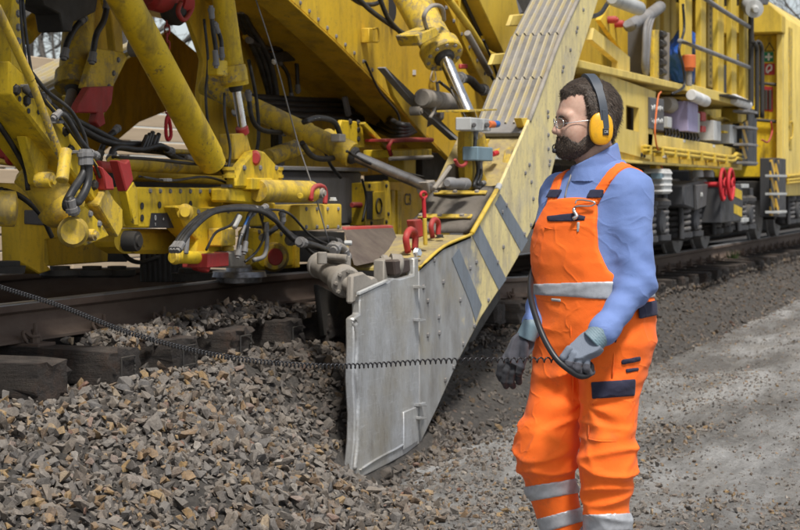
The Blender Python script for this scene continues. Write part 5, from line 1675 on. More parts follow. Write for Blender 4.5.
box('underframe_tank', (25.6, 4.4, .95), (45, 5.9, 1.5), BG, wag)
box('end_buffer_beam', (WX - .05, 3.9, 1.25), (WX, 6.5, 1.5), DS, wag)
# ------------------------------------------------------------------ worker
# Camera-aligned coordinates (l to the right, d away, z up); surfaces grown from distance fields.
DP = 5.92
def J(px, py, w=0.0):
    d = DP + w
    return np.array([(px - 400.0) / F * d, d, EYE - (py - HOR) / F * d])
def to_world(v):
    v = np.asarray(v)
    out = np.empty_like(v)
    out[:, 0] = v[:, 0] * RT.x + v[:, 1] * FW.x
    out[:, 1] = v[:, 0] * RT.y + v[:, 1] * FW.y
    out[:, 2] = v[:, 2]
    return out
def W1(p):
    return Vector(to_world(np.array([p]))[0])

def surface_nets(val, org, h):
    ins = val < 0
    nx, ny, nz = val.shape
    c = np.zeros((nx - 1, ny - 1, nz - 1), np.int8)
    off = [(i, j, k) for i in (0, 1) for j in (0, 1) for k in (0, 1)]
    sl = lambda a, i, j, k: a[i:nx - 1 + i, j:ny - 1 + j, k:nz - 1 + k]
    for o in off: c += sl(ins, *o)
    act = (c > 0) & (c < 8)
    idx = np.argwhere(act)
    ids = -np.ones(act.shape, np.int64); ids[act] = np.arange(len(idx))
    pos = np.zeros((len(idx), 3)); cnt = np.zeros(len(idx))
    for o in off:
        for ax in range(3):
            if o[ax]: continue
            o2 = list(o); o2[ax] = 1
            a = val[idx[:, 0] + o[0], idx[:, 1] + o[1], idx[:, 2] + o[2]]
            b = val[idx[:, 0] + o2[0], idx[:, 1] + o2[1], idx[:, 2] + o2[2]]
            m = (a < 0) != (b < 0)
            t = np.where(m, a / np.where(m, a - b, 1), 0)
            p = np.array(o, float)[None].repeat(len(idx), 0); p[:, ax] += t
            pos[m] += p[m]; cnt[m] += 1
    v = (idx + pos / cnt[:, None]) * h + org
    quads = []
    for ax in range(3):
        a1, a2 = [(1, 2), (2, 0), (0, 1)][ax]
        s0 = [slice(1, -1)] * 3; s1 = [slice(1, -1)] * 3
        s0[ax] = slice(0, -1); s1[ax] = slice(1, None)
        A, B = ins[tuple(s0)], ins[tuple(s1)]
        for flip, m in ((False, A & ~B), (True, ~A & B)):
            e = np.argwhere(m) + 1
            e[:, ax] -= 1
            if not len(e): continue
            def cell(d1, d2):
                q = e.copy(); q[:, a1] -= d1; q[:, a2] -= d2
                return ids[q[:, 0], q[:, 1], q[:, 2]]
            qd = np.stack([cell(1, 1), cell(0, 1), cell(0, 0), cell(1, 0)], 1)
            quads.append(qd[:, ::-1] if flip else qd)
    q = np.concatenate(quads)
    return v, q[(q >= 0).all(1)]

def grow(name, fn, lo, hi, h, mat, parent, relax=1):
    lo, hi = np.array(lo, float), np.array(hi, float)
    n = np.ceil((hi - lo) / h).astype(int) + 1
    g = [lo[i] + np.arange(n[i]) * h for i in range(3)]
    step = 5                        # coarse pass first, fine values only near the surface
    ci = [np.minimum(np.arange(0, n[i] + step, step), n[i] - 1) for i in range(3)]
    cg = np.meshgrid(*[g[i][ci[i]] for i in range(3)], indexing='ij')
    cv = fn(np.stack(cg, -1).reshape(-1, 3)).reshape(cg[0].shape)
    near = [np.minimum((np.arange(n[i]) + step // 2) // step, len(ci[i]) - 1) for i in range(3)]
    val = cv[np.ix_(*near)].astype(np.float64)
    m = np.abs(val) < h * step * 1.1 + .018
    q = np.argwhere(m)
    val[m] = fn(np.stack([g[i][q[:, i]] for i in range(3)], -1))
    v, q = surface_nets(val, lo, h)
    for _ in range(relax):          # light smoothing of the net
        s = np.zeros_like(v); c = np.zeros(len(v))
        for a, b in ((0, 1), (1, 2), (2, 3), (3, 0)):
            np.add.at(s, q[:, a], v[q[:, b]]); np.add.at(c, q[:, a], 1)
            np.add.at(s, q[:, b], v[q[:, a]]); np.add.at(c, q[:, b], 1)
        v = v * .5 + .5 * s / np.maximum(c, 1)[:, None]
    return obj_np(name, to_world(v), q, mat, parent, smooth=True)

def smin(a, b, k):
    h = np.clip(.5 + .5 * (b - a) / k, 0, 1)
    return b + (a - b) * h - k * h * (1 - h)
def cone(p, a, b, ra, rb):
    a, b = np.array(a), np.array(b)
    ab = b - a
    t = np.clip(((p - a) @ ab) / (ab @ ab), 0, 1)
    return np.linalg.norm(p - a - t[..., None] * ab, axis=-1) - (ra + (rb - ra) * t)
def chain(p, pts, rs, k=.02):
    o = None
    for i in range(len(pts) - 1):
        c = cone(p, pts[i], pts[i + 1], rs[i], rs[i + 1])
        o = c if o is None else smin(o, c, k)
    return o
def ell(p, c, r, ax=None):
    q = p - np.array(c)
    if ax is not None: q = q @ np.array(ax).T
    r = np.array(r)
    k = np.linalg.norm(q / r, axis=-1)
    return (k - 1) * r.min()
_WN = [(RNG.normal(size=3), RNG.uniform(0, 6.28)) for _ in range(14)]
def wn(p, s, seed=0):
    o = 0
    for i in range(5):
        k, ph = _WN[(i + seed) % 14]
        o = o + np.sin(p @ (k * s) + ph)
    return o / 5
def ridg(p, s, seed=0):
    return 1 - 2 * np.abs(wn(p, s, seed))

YAW = rad(50)
BF = np.array([-math.cos(YAW), -math.sin(YAW)]); BL_ = np.array([math.sin(YAW), -math.cos(YAW)])
TAB = np.array([  # row, column of the centre, half breadth, half depth
    (158, 602, .055, .060), (166, 603, .075, .070), (171, 603, .115, .080), (178, 602, .160, .090), (188, 599, .186, .104), (200, 596, .194, .118), (225, 592, .194, .130),
    (250, 590, .190, .137), (285, 592, .184, .140), (310, 594, .190, .143), (340, 595, .188, .140), (366, 594, .150, .125)])
TAB[4:, 2] *= .955; TAB[4:, 3] *= .965
TZ = EYE - (TAB[:, 0] - HOR) / F * DP
TC = (TAB[:, 1] - 400) / F * DP
def body_fl(p):
    z = p[..., 2]
    cx = np.interp(z, TZ[::-1], TC[::-1])
    x, y = p[..., 0] - cx, p[..., 1] - DP
    return x * BF[0] + y * BF[1], x * BL_[0] + y * BL_[1]
def torso(p):
    z = p[..., 2]
    f, l = body_fl(p)
    a = np.interp(z, TZ[::-1], TAB[::-1, 2]); b = np.interp(z, TZ[::-1], TAB[::-1, 3])
    k = ((np.abs(f) / b) ** 2.25 + (np.abs(l) / a) ** 2.25) ** (1 / 2.25)
    s = (k - 1) * np.minimum(a, b) * .95
    return np.maximum(s, np.maximum(z - TZ[0], TZ[-1] - z))

SHL, ELL_, WRL = J(628, 190, -.10), J(637, 284, -.17), J(603, 331, -.255)
SHR, ELR, WRR = J(563, 194, .13), J(551, 268, .14), J(532, 328, -.02)
def crum(p, s, seed, st=(1, 1, 1)):
    q = p * np.array(st)
    w_ = q + .018 * np.stack([wn(q, 14, seed + 1), wn(q, 14, seed + 2), wn(q, 14, seed + 3)], -1)
    a = wn(w_, s, seed); b = wn(w_, s * 1.9, seed + 5)
    return (np.exp(-np.abs(a / .15) ** 1.4) + .6 * np.exp(-np.abs(b / .15) ** 1.4)) * (.35 + .65 * np.clip(wn(p, 6, seed + 7) * 1.6 + .5, 0, 1))
def fold_arm(p, a, b, amp, s, ph):
    a, b = np.array(a), np.array(b); ab = b - a; L = np.linalg.norm(ab)
    t = ((p - a) @ (ab / L))
    return amp * np.sin(t * s + 2.2 * wn(p, 9, 3) + ph)
def arms(p):
    l1 = cone(p, SHL, ELL_, .073, .057); l2 = cone(p, ELL_, WRL, .057, .042)
    lo = smin(l1, l2, .03)
    cr = np.exp(-(np.linalg.norm(p - ELL_, axis=-1) / .10) ** 2)
    lo = lo + fold_arm(p, ELL_, WRL, .0035, 95, 0) * (.2 + cr) - .010 * crum(p, 13, 1, (.55, .55, 1.5)) * (.35 + .8 * cr) + .004
    r = chain(p, [SHR, ELR, WRR], [.072, .052, .034], .03) + fold_arm(p, ELR, WRR, .003, 100, 1)
    # gathered cuff
    lo = smin(lo, cone(p, J(606, 327, -.245), WRL, .047, .046), .008)
    return lo, r
def torso_cloth(p):
    return torso(p) - .004 - .002 * ridg(p, 13, 2) - .006 * crum(p, 13, 4, (.5, .5, 1.4)) + .002
def sweat(p, clip=False):
    t = torso(p) - .004
    lo, r = arms(p)
    if clip: t = np.maximum(t, J(0, 296)[2] - p[..., 2])
    s = smin(smin(t, lo, .032), r, .03)
    return s - .002 * ridg(p, 13, 2) - .006 * crum(p, 13, 4, (.5, .5, 1.4)) + .002

HIL, KNL, ANL = J(612, 345, -.07), J(607, 460, -.10), J(606, 612, -.05)
HIR, KNR, ANR = J(571, 345, .05), J(544, 452, .0), J(584, 612, .07)
def leg_pair(p):
    l = chain(p, [HIL, KNL, ANL], [.104, .070, .054], .05)
    r = chain(p, [HIR, KNR, ANR], [.102, .074, .052], .05)
    def kn(c, s): return np.exp(-(np.linalg.norm(p - c, axis=-1) / s) ** 2)
    l = l - .014 * crum(p, 12, 4, (.6, .6, 1.7)) * (kn(KNL, .2) * .8 + .4) + .005
    r = r - .014 * crum(p, 12, 8, (.65, .6, 1.6)) * (kn(KNR, .2) * .8 + .4) + .005
    return l, r
def legs(p):
    return smin(*leg_pair(p), .008)
def left_leg(p): return leg_pair(p)[0] - .012
def right_leg(p): return leg_pair(p)[1] - .012
def overall_body(p):
    t = np.minimum(torso(p), torso_cloth(p))
    s = smin(t, legs(p), .05)
    # creases fanning from the crotch
    cz = J(585, 405, -.1)
    q = p - cz
    an = np.arctan2(q[..., 2], q[..., 0]); rr = np.linalg.norm(q, axis=-1)
    s = s + .005 * np.sin(an * 7 + 3 * wn(p, 9, 2)) * np.exp(-((rr - .10) / .07) ** 2)
    return s - .010 - .002 * wn(p, 22, 7)
BIBZ = J(570, 201)[2]; WAISTZ = J(570, 284)[2]
def bib_region(p):
    f, l = body_fl(p); z = p[..., 2]
    half = np.interp(z, [WAISTZ, WAISTZ + .10, BIBZ - .04, BIBZ], [.22, .185, .128, .106])
    halfp = np.interp(z, [WAISTZ, WAISTZ + .05, WAISTZ + .12, BIBZ - .04, BIBZ], [.21, .135, .108, .092, .080])
    half = np.where(l > 0, halfp, half)
    bib = np.maximum(np.maximum(np.abs(l) - half, -f + .015), z - (BIBZ + .012 * np.cos(l * 14)))
    return np.minimum(bib, z - WAISTZ)
def overall(p):
    return np.maximum(overall_body(p), bib_region(p))

FEET = W1(J(590, 640, 0)); FEET.z = float(ground_h(FEET.x, FEET.y))
man = empty('person', FEET, 'worker in orange dungarees and blue sweatshirt with yellow ear defenders, holding a cable', 'person')
lo_b, hi_b = J(512, 640, -.3), J(668, 640, .3)
o = grow('sweatshirt', lambda p: sweat(p, True),
         (J(512, 0)[0], DP - .40, J(0, 346)[2]), (J(664, 0)[0], DP + .26, J(0, 160)[2]), .0052, M['blue_fleece'], man)
o['label'] = 'blue fleece sweatshirt with zip collar'
o = grow('dungarees', overall, (J(508, 0)[0], DP - .30, .075), (J(668, 0)[0], DP + .28, BIBZ + .03), .0055, M['orange_cloth'], man)
o['label'] = 'bright orange bib dungarees with navy pockets'

def px_of(p):
    return 400 + F * p[..., 0] / p[..., 1], HOR + F * (EYE - p[..., 2]) / p[..., 1]
def patch(name, poly, base, off, mat, front=DP + .02, h=.005, back=None, bounds=None):
    """strip of cloth lying on a garment inside a convex outline"""
    poly = np.array(poly, float)
    ctr = poly.mean(0)
    def fn(p):
        u, v = px_of(p)
        r = None
        for a, b in zip(poly, np.roll(poly, -1, 0)):
            nrm = np.array([b[1] - a[1], a[0] - b[0]]); nrm /= np.linalg.norm(nrm)
            if (ctr - a) @ nrm > 0: nrm = -nrm
            e = ((u - a[0]) * nrm[0] + (v - a[1]) * nrm[1]) / (F / DP)
            r = e if r is None else np.maximum(r, e)
        r = np.maximum(r, p[..., 1] - front)
        return np.maximum(base(p) - off, r)
    x0, x1, y0, y1 = poly[:, 0].min(), poly[:, 0].max(), poly[:, 1].min(), poly[:, 1].max()
    return grow(name, fn, (J(x0 - 3, 0, -.3)[0] if x0 < 400 else J(x0, 0, -.35)[0] - .02, DP - .32, J(0, y1)[2] - .02),
                (J(x1, 0, .3)[0] + .02, min(front + .02, DP + .3), J(0, y0)[2] + .03), h, mat, man, relax=1)
def r_only(p): return np.maximum(overall_body(p), right_leg(p) - .022)
def l_only(p): return np.maximum(overall_body(p), left_leg(p) - .022)
RF, NV = M['reflective'], M['navy_cloth']
patch('reflective_belt', [(520, 277), (612, 281), (668, 279), (668, 297), (612, 300), (520, 294)], overall_body, .004, RF, DP + .3)
patch('reflective_band', [(515, 488), (590, 476), (590, 491), (515, 504)], r_only, .004, RF, DP + .2)
patch('reflective_band', [(525, 522), (595, 503), (595, 518), (525, 538)], r_only, .004, RF, DP + .2)
patch('reflective_band', [(570, 515), (645, 512), (645, 530), (570, 533)], l_only, .004, RF, DP + .2)
patch('pocket_flap', [(591, 382), (636, 379), (635, 396), (592, 399)], overall_body, .006, NV, DP - .05)
patch('pocket_trim', [(620, 360), (641, 356), (641, 361), (622, 365)], overall_body, .005, NV, DP + .1)
patch('pocket_trim', [(625, 369), (639, 367), (639, 371), (626, 373)], overall_body, .005, NV, DP + .1)
patch('hip_flap', [(638, 304), (657, 300), (658, 315), (639, 319)], overall_body, .010, NV, DP + .25)
patch('hip_gusset', [(606, 318), (620, 318), (616, 346)], overall_body, .004, NV, DP)
patch('bib_pocket_slit', [(546, 216), (572, 213), (586, 216), (585, 221), (548, 222)], overall_body, .004, NV, DP)
patch('size_tag', [(577, 222), (580, 222), (579, 232), (576.5, 232)], overall_body, .004, M['light_grey'], DP, .003)
patch('size_tag', [(551, 298), (561, 299), (561, 302), (551, 301)], overall_body, .004, M['light_grey'], DP, .003)
def seam(pts, base=overall_body, mat='orange_cloth', r=.0028, w=-.2):
    q = []
    for x, y in pts:
        a, b = w - .15, .15
        for _ in range(60):                       # march to the cloth from the front
            if base(J(x, y, a)[None])[0] < .001: break
            a += .006
        q.append(W1(J(x, y, a)))
    return tube('seam', q, r, M[mat], man, seg=5, n=3)
seam([(588, 439), (600, 441), (615, 441), (630, 438)])
seam([(588, 402), (589, 420), (588, 439)])
seam([(592, 404), (610, 405), (633, 401)])
seam([(571, 310), (571, 340), (573, 375), (573, 410)])
seam([(634, 402), (634, 420), (631, 438)])
seam([(545, 228), (560, 230), (577, 229)])
seam([(612, 300), (612, 330), (614, 356), (612, 378)])

# straps and buckles
for sgn in (1, -1):
    def strap_fn(p, sgn=sgn):
        f, l = body_fl(p)
        return np.maximum(sweat(p) - .008, np.maximum(np.abs(l - (.068 if sgn > 0 else -.092) - sgn * .03 * np.clip((p[..., 2] - 1.40) / .1, 0, 1)) - .0205, BIBZ - .01 - p[..., 2]))
    grow('strap', strap_fn, (J(535, 0)[0], DP - .2, BIBZ - .02), (J(655, 0)[0], DP + .2, 1.56), .0055, M['orange_cloth'], man)
    def buck_fn(p, sgn=sgn):
        f, l = body_fl(p)
        return np.maximum(np.maximum(sweat(p) - .014, -f), np.maximum(np.abs(l - (.070 if sgn > 0 else -.094)) - .025, np.abs(p[..., 2] - (BIBZ + .024)) - .013))
    grow('buckle', buck_fn, (J(535, 0)[0], DP - .25, BIBZ - .02), (J(640, 0)[0], DP + .12, BIBZ + .07), .0045, M['navy_cloth'], man)
# karabiner with tag on the bib
def skin_pt(x, y, base=overall_body, out=.006):
    a = -.36
    while a < .2 and base(J(x, y, a)[None])[0] > out: a += .004
    return J(x, y, a)
kb = tube('key_clip', [W1(skin_pt(x, y, out=.014)) for x, y in ((575, 204), (578, 200), (590, 201), (595, 203), (591, 206), (579, 206), (575, 207))], .0028, M['silver'], man, seg=6, n=4)
tube('key_tag', [W1(skin_pt(x, y, out=.014)) for x, y in ((575, 207), (574, 211), (577, 216), (573, 219))], .006, M['silver'], kb, seg=6, n=3)
# zip and collar
tube('zip', [W1(skin_pt(x, y, sweat, .003)) for x, y in ((573, 166), (571, 175), (567, 188), (565, 198))], .003, M['steel_grey'], man, seg=5, n=3)
NA, NB = J(597, 172, .0), J(594, 146, .0)
def collar_fn(p):
    ax = (NB - NA) / np.linalg.norm(NB - NA)
    q = p - NA; t = q @ ax
    rad_ = np.linalg.norm(q - t[..., None] * ax, axis=-1)
    r0 = np.interp(t, [-.03, .02, .09], [.098, .076, .068])
    top = .060 + .42 * (p[..., 0] - NA[0])
    sh = np.abs(rad_ - r0) - .006 - .0015 * wn(p, 30, 1)
    return np.maximum(sh, np.maximum(t - top, -.035 - t))
grow('collar', collar_fn, (J(558, 0)[0], DP - .15, 1.46), (J(640, 0)[0], DP + .15, 1.64), .0038, M['blue_fleece'], man)

# ---- head
HC = J(590, 118, 0)
HY = rad(10)
HF = np.array([-math.cos(HY), -math.sin(HY), 0]); HL = np.array([math.sin(HY), -math.cos(HY), 0]); HU = np.array([0, 0, 1.0])
HAX = np.stack([HF, HL, HU])
def hp(a, b, z): return HC + HF * a + HL * b + HU * z
def hc(p): return (p - HC) @ HAX.T
def skull(p): return ell(p, hp(.006, 0, .026), (.094, .075, .090), HAX)
def head(p):
    q = hc(p); a, b, z = q[..., 0], np.abs(q[..., 1]), q[..., 2]
    qs = np.stack([a, b, z], -1)
    def e(c, r): 
        k = np.linalg.norm((qs - np.array(c)) / np.array(r), axis=-1); return (k - 1) * min(r)
    def cn(c0, c1, r0, r1): return cone(qs, c0, c1, r0, r1)
    s = e((.006, 0, .026), (.094, .075, .090))
    s = smin(s, e((.045, 0, -.045), (.056, .060, .078)), .03)
    s = smin(s, e((.052, 0, -.088), (.044, .046, .032)), .025)          # jaw
    s = smin(s, e((.088, 0, -.104), (.016, .022, .016)), .02)          # chin
    s = smin(s, cn((.092, .012, .012), (.082, .048, .006), .012, .012), .014)   # brow
    s = smin(s, e((.064, .042, -.044), (.024, .022, .026)), .035)        # cheek
    s = smin(s, cn((.096, 0, .002), (.113, 0, -.040), .0075, .0100), .012)      # nose bridge
    s = smin(s, e((.112, 0, -.043), (.0125, .012, .010)), .006)
    s = smin(s, e((.101, .012, -.047), (.010, .008, .008)), .006)
    s = smin(s, cn((.094, 0, -.064), (.088, .020, -.068), .0075, .005), .006)   # lips
    s = smin(s, cn((.093, 0, -.076), (.086, .018, -.074), .0075, .005), .006)
    so = e((.095, .031, -.017), (.021, .018, .012))                    # eye socket
    s = -smin(-s, so, .010)
    s = smin(s, e((-.012, .077, -.016), (.020, .008, .033)), .008)      # ear
    nk = chain(qs, [np.array((-.022, 0, -.17)), np.array((-.012, 0, -.06))], [.060, .056], .02)
    return smin(s, nk, .03)
bod = grow('body', head, hp(0, 0, 0) + [-.14, -.11, -.165], hp(0, 0, 0) + [.12, .11, .135], .0032, M['skin'], man)
bod['label'] = 'bare face and neck of the worker'
def hair_fn(p):
    q = hc(p); a, z = q[..., 0], q[..., 2]
    line = np.interp(a, [-.12, -.07, -.03, .0, .020, .028, .033, .038, .055, .075, .095, .115], [-.085, -.078, -.05, -.035, -.025, .004, .045, .068, .072, .064, .056, .050])
    line = line + .003 * wn(p, 190, 3) + .003
    n = .0012 * wn(p, 150, 2) + .001 * ridg(p, 70, 5)
    thick = np.interp(z, [-.08, 0, .06, .12], [.006, .010, .012, .011]) * np.clip((z - line) / .028, .08, 1)
    return np.maximum(head(p) - thick - n, (line - z) * .8)
hair = grow('hair', hair_fn, hp(0, 0, 0) + [-.13, -.105, -.10], hp(0, 0, 0) + [.125, .105, .15], .0032, M['hair'], man, relax=0)
def beard_fn(p):
    q = hc(p); a, b, z = q[..., 0], np.abs(q[..., 1]), q[..., 2]
    line = np.interp(a, [-.01, .010, .018, .024, .045, .060, .075, .088, .100, .12], [.0, -.006, -.020, -.046, -.070, -.076, -.070, -.058, -.055, -.06])
    line = line + .004 * wn(p, 200, 4) - .003
    th = np.interp(z, [-.13, -.10, -.07, -.03, 0], [.005, .006, .005, .003, .002]) * np.clip((line - z) / .022, .05, 1) + .0012 * wn(p, 150, 1)
    cut = np.maximum(z - line, np.maximum(-.012 - a, np.interp(a, [-.01, .03, .06, .1], [-.075, -.112, -.134, -.128]) - z))
    mouth = ell(np.stack([a, b, z], -1), (.104, 0, -.0705), (.022, .021, .0062))
    return np.maximum(np.maximum(head(p) - th, cut * .8), -mouth)
beard = grow('beard', beard_fn, hp(0, 0, 0) + [-.13, -.08, -.15], hp(0, 0, 0) + [.06, .08, .03], .003, M['hair'], man, relax=0)
# loose strands over hair and beard
def strands(name, src, count, length, keep, comb):
    me = src.data
    n = len(me.vertices)
    co = np.empty(n * 3, np.float32); me.vertices.foreach_get('co', co); co = co.reshape(-1, 3) + np.array(ORIGIN[src.as_pointer()])
    no = np.empty(n * 3, np.float32); me.vertex_normals.foreach_get('vector', no); no = no.reshape(-1, 3)
    pick = RNG.integers(0, n, count)
    c, nn = co[pick], no[pick]
    d = comb(c, nn) + RNG.normal(0, .24, c.shape)
    d -= (d * nn).sum(1)[:, None] * nn * .75
    d /= np.linalg.norm(d, axis=1)[:, None]
    L = length * RNG.uniform(.5, 1.2, count)[:, None]
    s = np.cross(d, nn); s /= np.maximum(np.linalg.norm(s, axis=1)[:, None], 1e-6)
    w = .00075
    v = np.stack([c - s * w, c + s * w, c + d * L * .55 + nn * L * .14 - s * w * .8, c + d * L * .55 + nn * L * .14 + s * w * .8, c + d * L + nn * L * .10], 1).reshape(-1, 3)
    b = np.arange(count)[:, None] * 5
    f = np.concatenate([b + [0, 1, 3], b + [0, 3, 2], b + [2, 3, 4]], 0)
    o = obj_np(name, v, f, M['hair_strand'], man, smooth=True)
    tag(o, kind='stuff')
HFw = np.array(W1(HF + 0.0)); RTn = np.array(RT)
strands('hair_strands', hair, 12000, .018, None, lambda c, n: -HFw * .5 + np.array([0, 0, -.8]) + n * .4)
strands('hair_fringe', hair, 5000, .013, None, lambda c, n: HFw * .7 + np.array([0, 0, -.6]))
strands('beard_edge', beard, 3000, .006, None, lambda c, n: HFw * .2 + np.array([0, 0, .9]))
strands('beard_strands', beard, 8000, .0065, None, lambda c, n: HFw * .3 + np.array([0, 0, -1.0]) + n * .3)
# eyes
for s in (1, -1):
    e0 = W1(hp(.077, .030 * s, -.008))
    ey = lathe('eye', W1(hp(.066, .030 * s, -.016)), W1(hp(.088, .030 * s, -.016)), [(0, .003), (.15, .009), (.5, .0118), (.85, .009), (1, .003)], M['white_eye'], man, 14)
    lathe('iris', W1(hp(.0858, .030 * s, -.018)), W1(hp(.0886, .030 * s, -.018)), [(0, .0055), (1, .0045)], M['iris'], ey, 12)
    tube('eyelid', [W1(hp(.079, .016 * s, -.013)), W1(hp(.0888, .028 * s, -.0095)), W1(hp(.083, .042 * s, -.014))], .0036, M['skin'], man, seg=6, n=5)
    tube('eyebrow', [W1(hp(.1045, .010 * s, -.001)), W1(hp(.1005, .030 * s, .003)), W1(hp(.083, .049 * s, -.002))], .0042, M['hair'], man, seg=6, n=5)
# glasses
gl = tube('glasses', [W1(hp(a, b, z)) for a, b, z in ((.116, .010, -.013), (.119, 0, -.009), (.116, -.010, -.013))], .0014, M['silver'], man, seg=6, n=4)
for s in (1, -1):
    ring = [hp(.114 - .012 * (abs(.032 + .023 * math.cos(t)) / .055) ** 2, s * (.033 + .026 * math.cos(t)), -.019 + .0165 * math.sin(t)) for t in np.linspace(0, 2 * math.pi, 24, endpoint=False)]
    tube('rim', [W1(q) for q in ring], .0015, M['silver'], gl, seg=6, closed=True)
    tube('temple', [W1(hp(.102, .058 * s, -.021)), W1(hp(.07, .072 * s, -.016)), W1(hp(.02, .082 * s, -.010))], .0015, M['silver'], gl, seg=6, n=4)
    bm = bmesh.new()
    vv = [bm.verts.new(W1(q)) for q in ring]; bm.faces.new(vv)
    bmesh.ops.solidify(bm, geom=bm.faces[:], thickness=.001)
    obj_bm('lens', bm, M['lens'], gl)
# ear defenders
MB, MY = M['muff_black'], M['muff_yellow']
band = [hp(-.016 + .022 * max(0, math.sin(t)) ** 1.5, .104 * math.cos(t) * (1 if True else 0), .005 + .130 * max(0, math.sin(t))) for t in np.linspace(0, math.pi, 26)]
band = [hp(-.019, .106, -.035)] + band + [hp(-.019, -.106, -.035)]
bm = bmesh.new()
wd = .0125
prev = None
for i, q in enumerate(band):
    t_ = band[min(i + 1, len(band) - 1)] - band[max(i - 1, 0)]
    t_ = t_ / np.linalg.norm(t_)
    outv = q - hp(-.01, 0, .0); outv = outv - (outv @ HF) * HF; outv /= np.linalg.norm(outv)
    side = np.cross(t_, outv); side /= np.linalg.norm(side)
    ww = wd * (1.25 if 6 < i < 22 else 1.0)
    th = .0055 if 6 < i < 22 else .003
    rg = [bm.verts.new(W1(q + side * sx * ww + outv * so * th)) for sx, so in ((-1, -1), (1, -1), (1, 1), (-1, 1))]
    if prev:
        for k in range(4): bm.faces.new((prev[k], prev[(k + 1) % 4], rg[(k + 1) % 4], rg[k]))
    else: bm.faces.new(rg)
    prev = rg
bm.faces.new(prev)
bm_bevel(bm, .0012)
ed = obj_bm('ear_defenders', bm, M['muff_band'], man, smooth=40)
ed['label'] = 'yellow cup ear defenders with black headband and microphone'
for s in (1, -1):
    def cup_fn(p, s=s):
        q = hc(p); a, b, z = q[..., 0] + .010, q[..., 1] * s, q[..., 2] + .037
        k = ((np.abs(a) / (.0375)) ** 2.4 + (np.abs(z) / .0515) ** 2.4) ** (1 / 2.4)
        dome = .109 - .010 * np.clip(k, 0, 1) ** 3
        return np.maximum((k - 1) * .036, np.maximum(.082 - b, b - dome))
    lo_c = np.minimum(hp(-.056, .06 * s, -.10), hp(.034, .12 * s, .02)) - .01; hi_c = np.maximum(hp(-.056, .06 * s, -.10), hp(.034, .12 * s, .02)) + .01
    grow('cup', cup_fn, lo_c, hi_c, .0026, MY, ed, relax=2)
    def pad_fn(p, s=s):
        q = hc(p); a, b, z = q[..., 0] + .010, q[..., 1] * s, q[..., 2] + .037
        k = np.sqrt((a / .038) ** 2 + (z / .0535) ** 2)
        return np.maximum((k - 1) * .038, np.abs(b - .074) - .011)
    grow('cushion', pad_fn, lo_c, hi_c, .003, MB, ed, relax=2)
    blk = [hp(a, .1115 * s, z) for a, z in ((-.030, -.058), (-.010, -.058), (-.010, -.036), (-.030, -.036))]
    obj_bm('cup_bracket', prism_bm([W1(q) for q in blk], Vector(to_world(np.array([HL * -.012 * s]))[0]), .0015), MB, ed)
    arm_ = [hp(a, .1095 * s, z) for a, z in ((-.027, -.038), (-.013, -.038), (-.008, .022), (-.022, .022))]
    obj_bm('band_arm', prism_bm([W1(q) for q in arm_], Vector(to_world(np.array([HL * -.004 * s]))[0]), .001), M['muff_band'], ed)
ce = hp(-.020, .1125, -.047)
t_ = text('approval_mark', 'CE', W1(ce), .011, M['white_print'], ed)
t_.rotation_euler = (rad(90), 0, math.atan2(RT.y, RT.x) - HY)
mic = tube('microphone_boom', [W1(hp(a, b, z)) for a, b, z in ((.02, -.085, -.07), (.07, -.075, -.088), (.108, -.035, -.085), (.120, -.008, -.098), (.117, 0, -.104))], .0022, MB, ed, seg=6, n=5)
mb_ = lathe('microphone', W1(hp(.110, .002, -.106)), W1(hp(.124, .002, -.104)), [(0, .003), (.25, .0075), (.75, .0075), (1, .003)], MB, ed, 14)

# ---- gloved hands
def hand(name, fn, lo, hi, mat, mat2, zc):
    o = grow(name, fn, lo, hi, .0026, [mat], man, relax=1)
    return o
WL = -.262
def fing(p, pts, rs):
    return chain(p, [J(x, y, w) for x, y, w in pts], rs, .004)
def lhand(p):
    palm = chain(p, [J(600, 336, WL), J(591, 344, WL - .012), J(579, 352, WL - .016)], [.033, .038, .036], .02)
    # flatten the palm
    ctr = J(588, 347, WL - .012)
    nrm = np.array([-.25, -.8, .55]); nrm /= np.linalg.norm(nrm)
    palm = np.maximum(palm, np.abs((p - ctr) @ nrm) - .021)
    s = palm
    for pts in ([(569, 349, WL - .030), (563, 357, WL - .034), (565, 365, WL - .012), (571, 367, WL + .004)],
                [(574, 354, WL - .034), (569, 364, WL - .036), (572, 371, WL - .014), (578, 371, WL + .004)],
                [(580, 358, WL - .032), (577, 368, WL - .034), (580, 374, WL - .014), (585, 373, WL + .002)],
                [(587, 359, WL - .026), (586, 368, WL - .028), (589, 373, WL - .012), (592, 372, WL + .0)]):
        s = smin(s, fing(p, pts, [.0115, .0102, .0096, .0088]), .003)
    th = fing(p, [(592, 345, WL + .018), (577, 352, WL + .030), (567, 359, WL + .014), (564, 364, WL + .002)], [.017, .0135, .0118, .0105])
    return smin(s, th, .008) - .0008 * wn(p, 90, 2)
lo_h, hi_h = J(556, 382, -.3) - [.02, .06, 0], J(610, 326, -.3) + [.02, .10, .02]
def knit_l(p):
    ax = J(588, 346, WL) - J(604, 331, WL); ax /= np.linalg.norm(ax)
    return (p - J(604, 331, WL)) @ ax
gl_ = grow('glove', lambda p: np.maximum(lhand(p), -(knit_l(p) - .040)), lo_h, hi_h, .0022, M['glove_knit'], man)
gl_['label'] = 'grey work glove gripping the black cable'
grow('glove_cuff', lambda p: np.maximum(cone(p, J(606, 328, WL), J(592, 342, WL - .01), .036, .038) - .001 * np.sin(knit_l(p) * 900), np.abs(knit_l(p) - .018) - .030), lo_h, hi_h, .0027, M['blue_box'], man)
grow('grip_coating', lambda p: np.maximum(lhand(p) - .0016, np.minimum((p - J(577, 361, WL)) @ np.array([.15, 0, .95]), 5)), lo_h, hi_h, .0022, M['glove_grip'], man)
WR = -.05
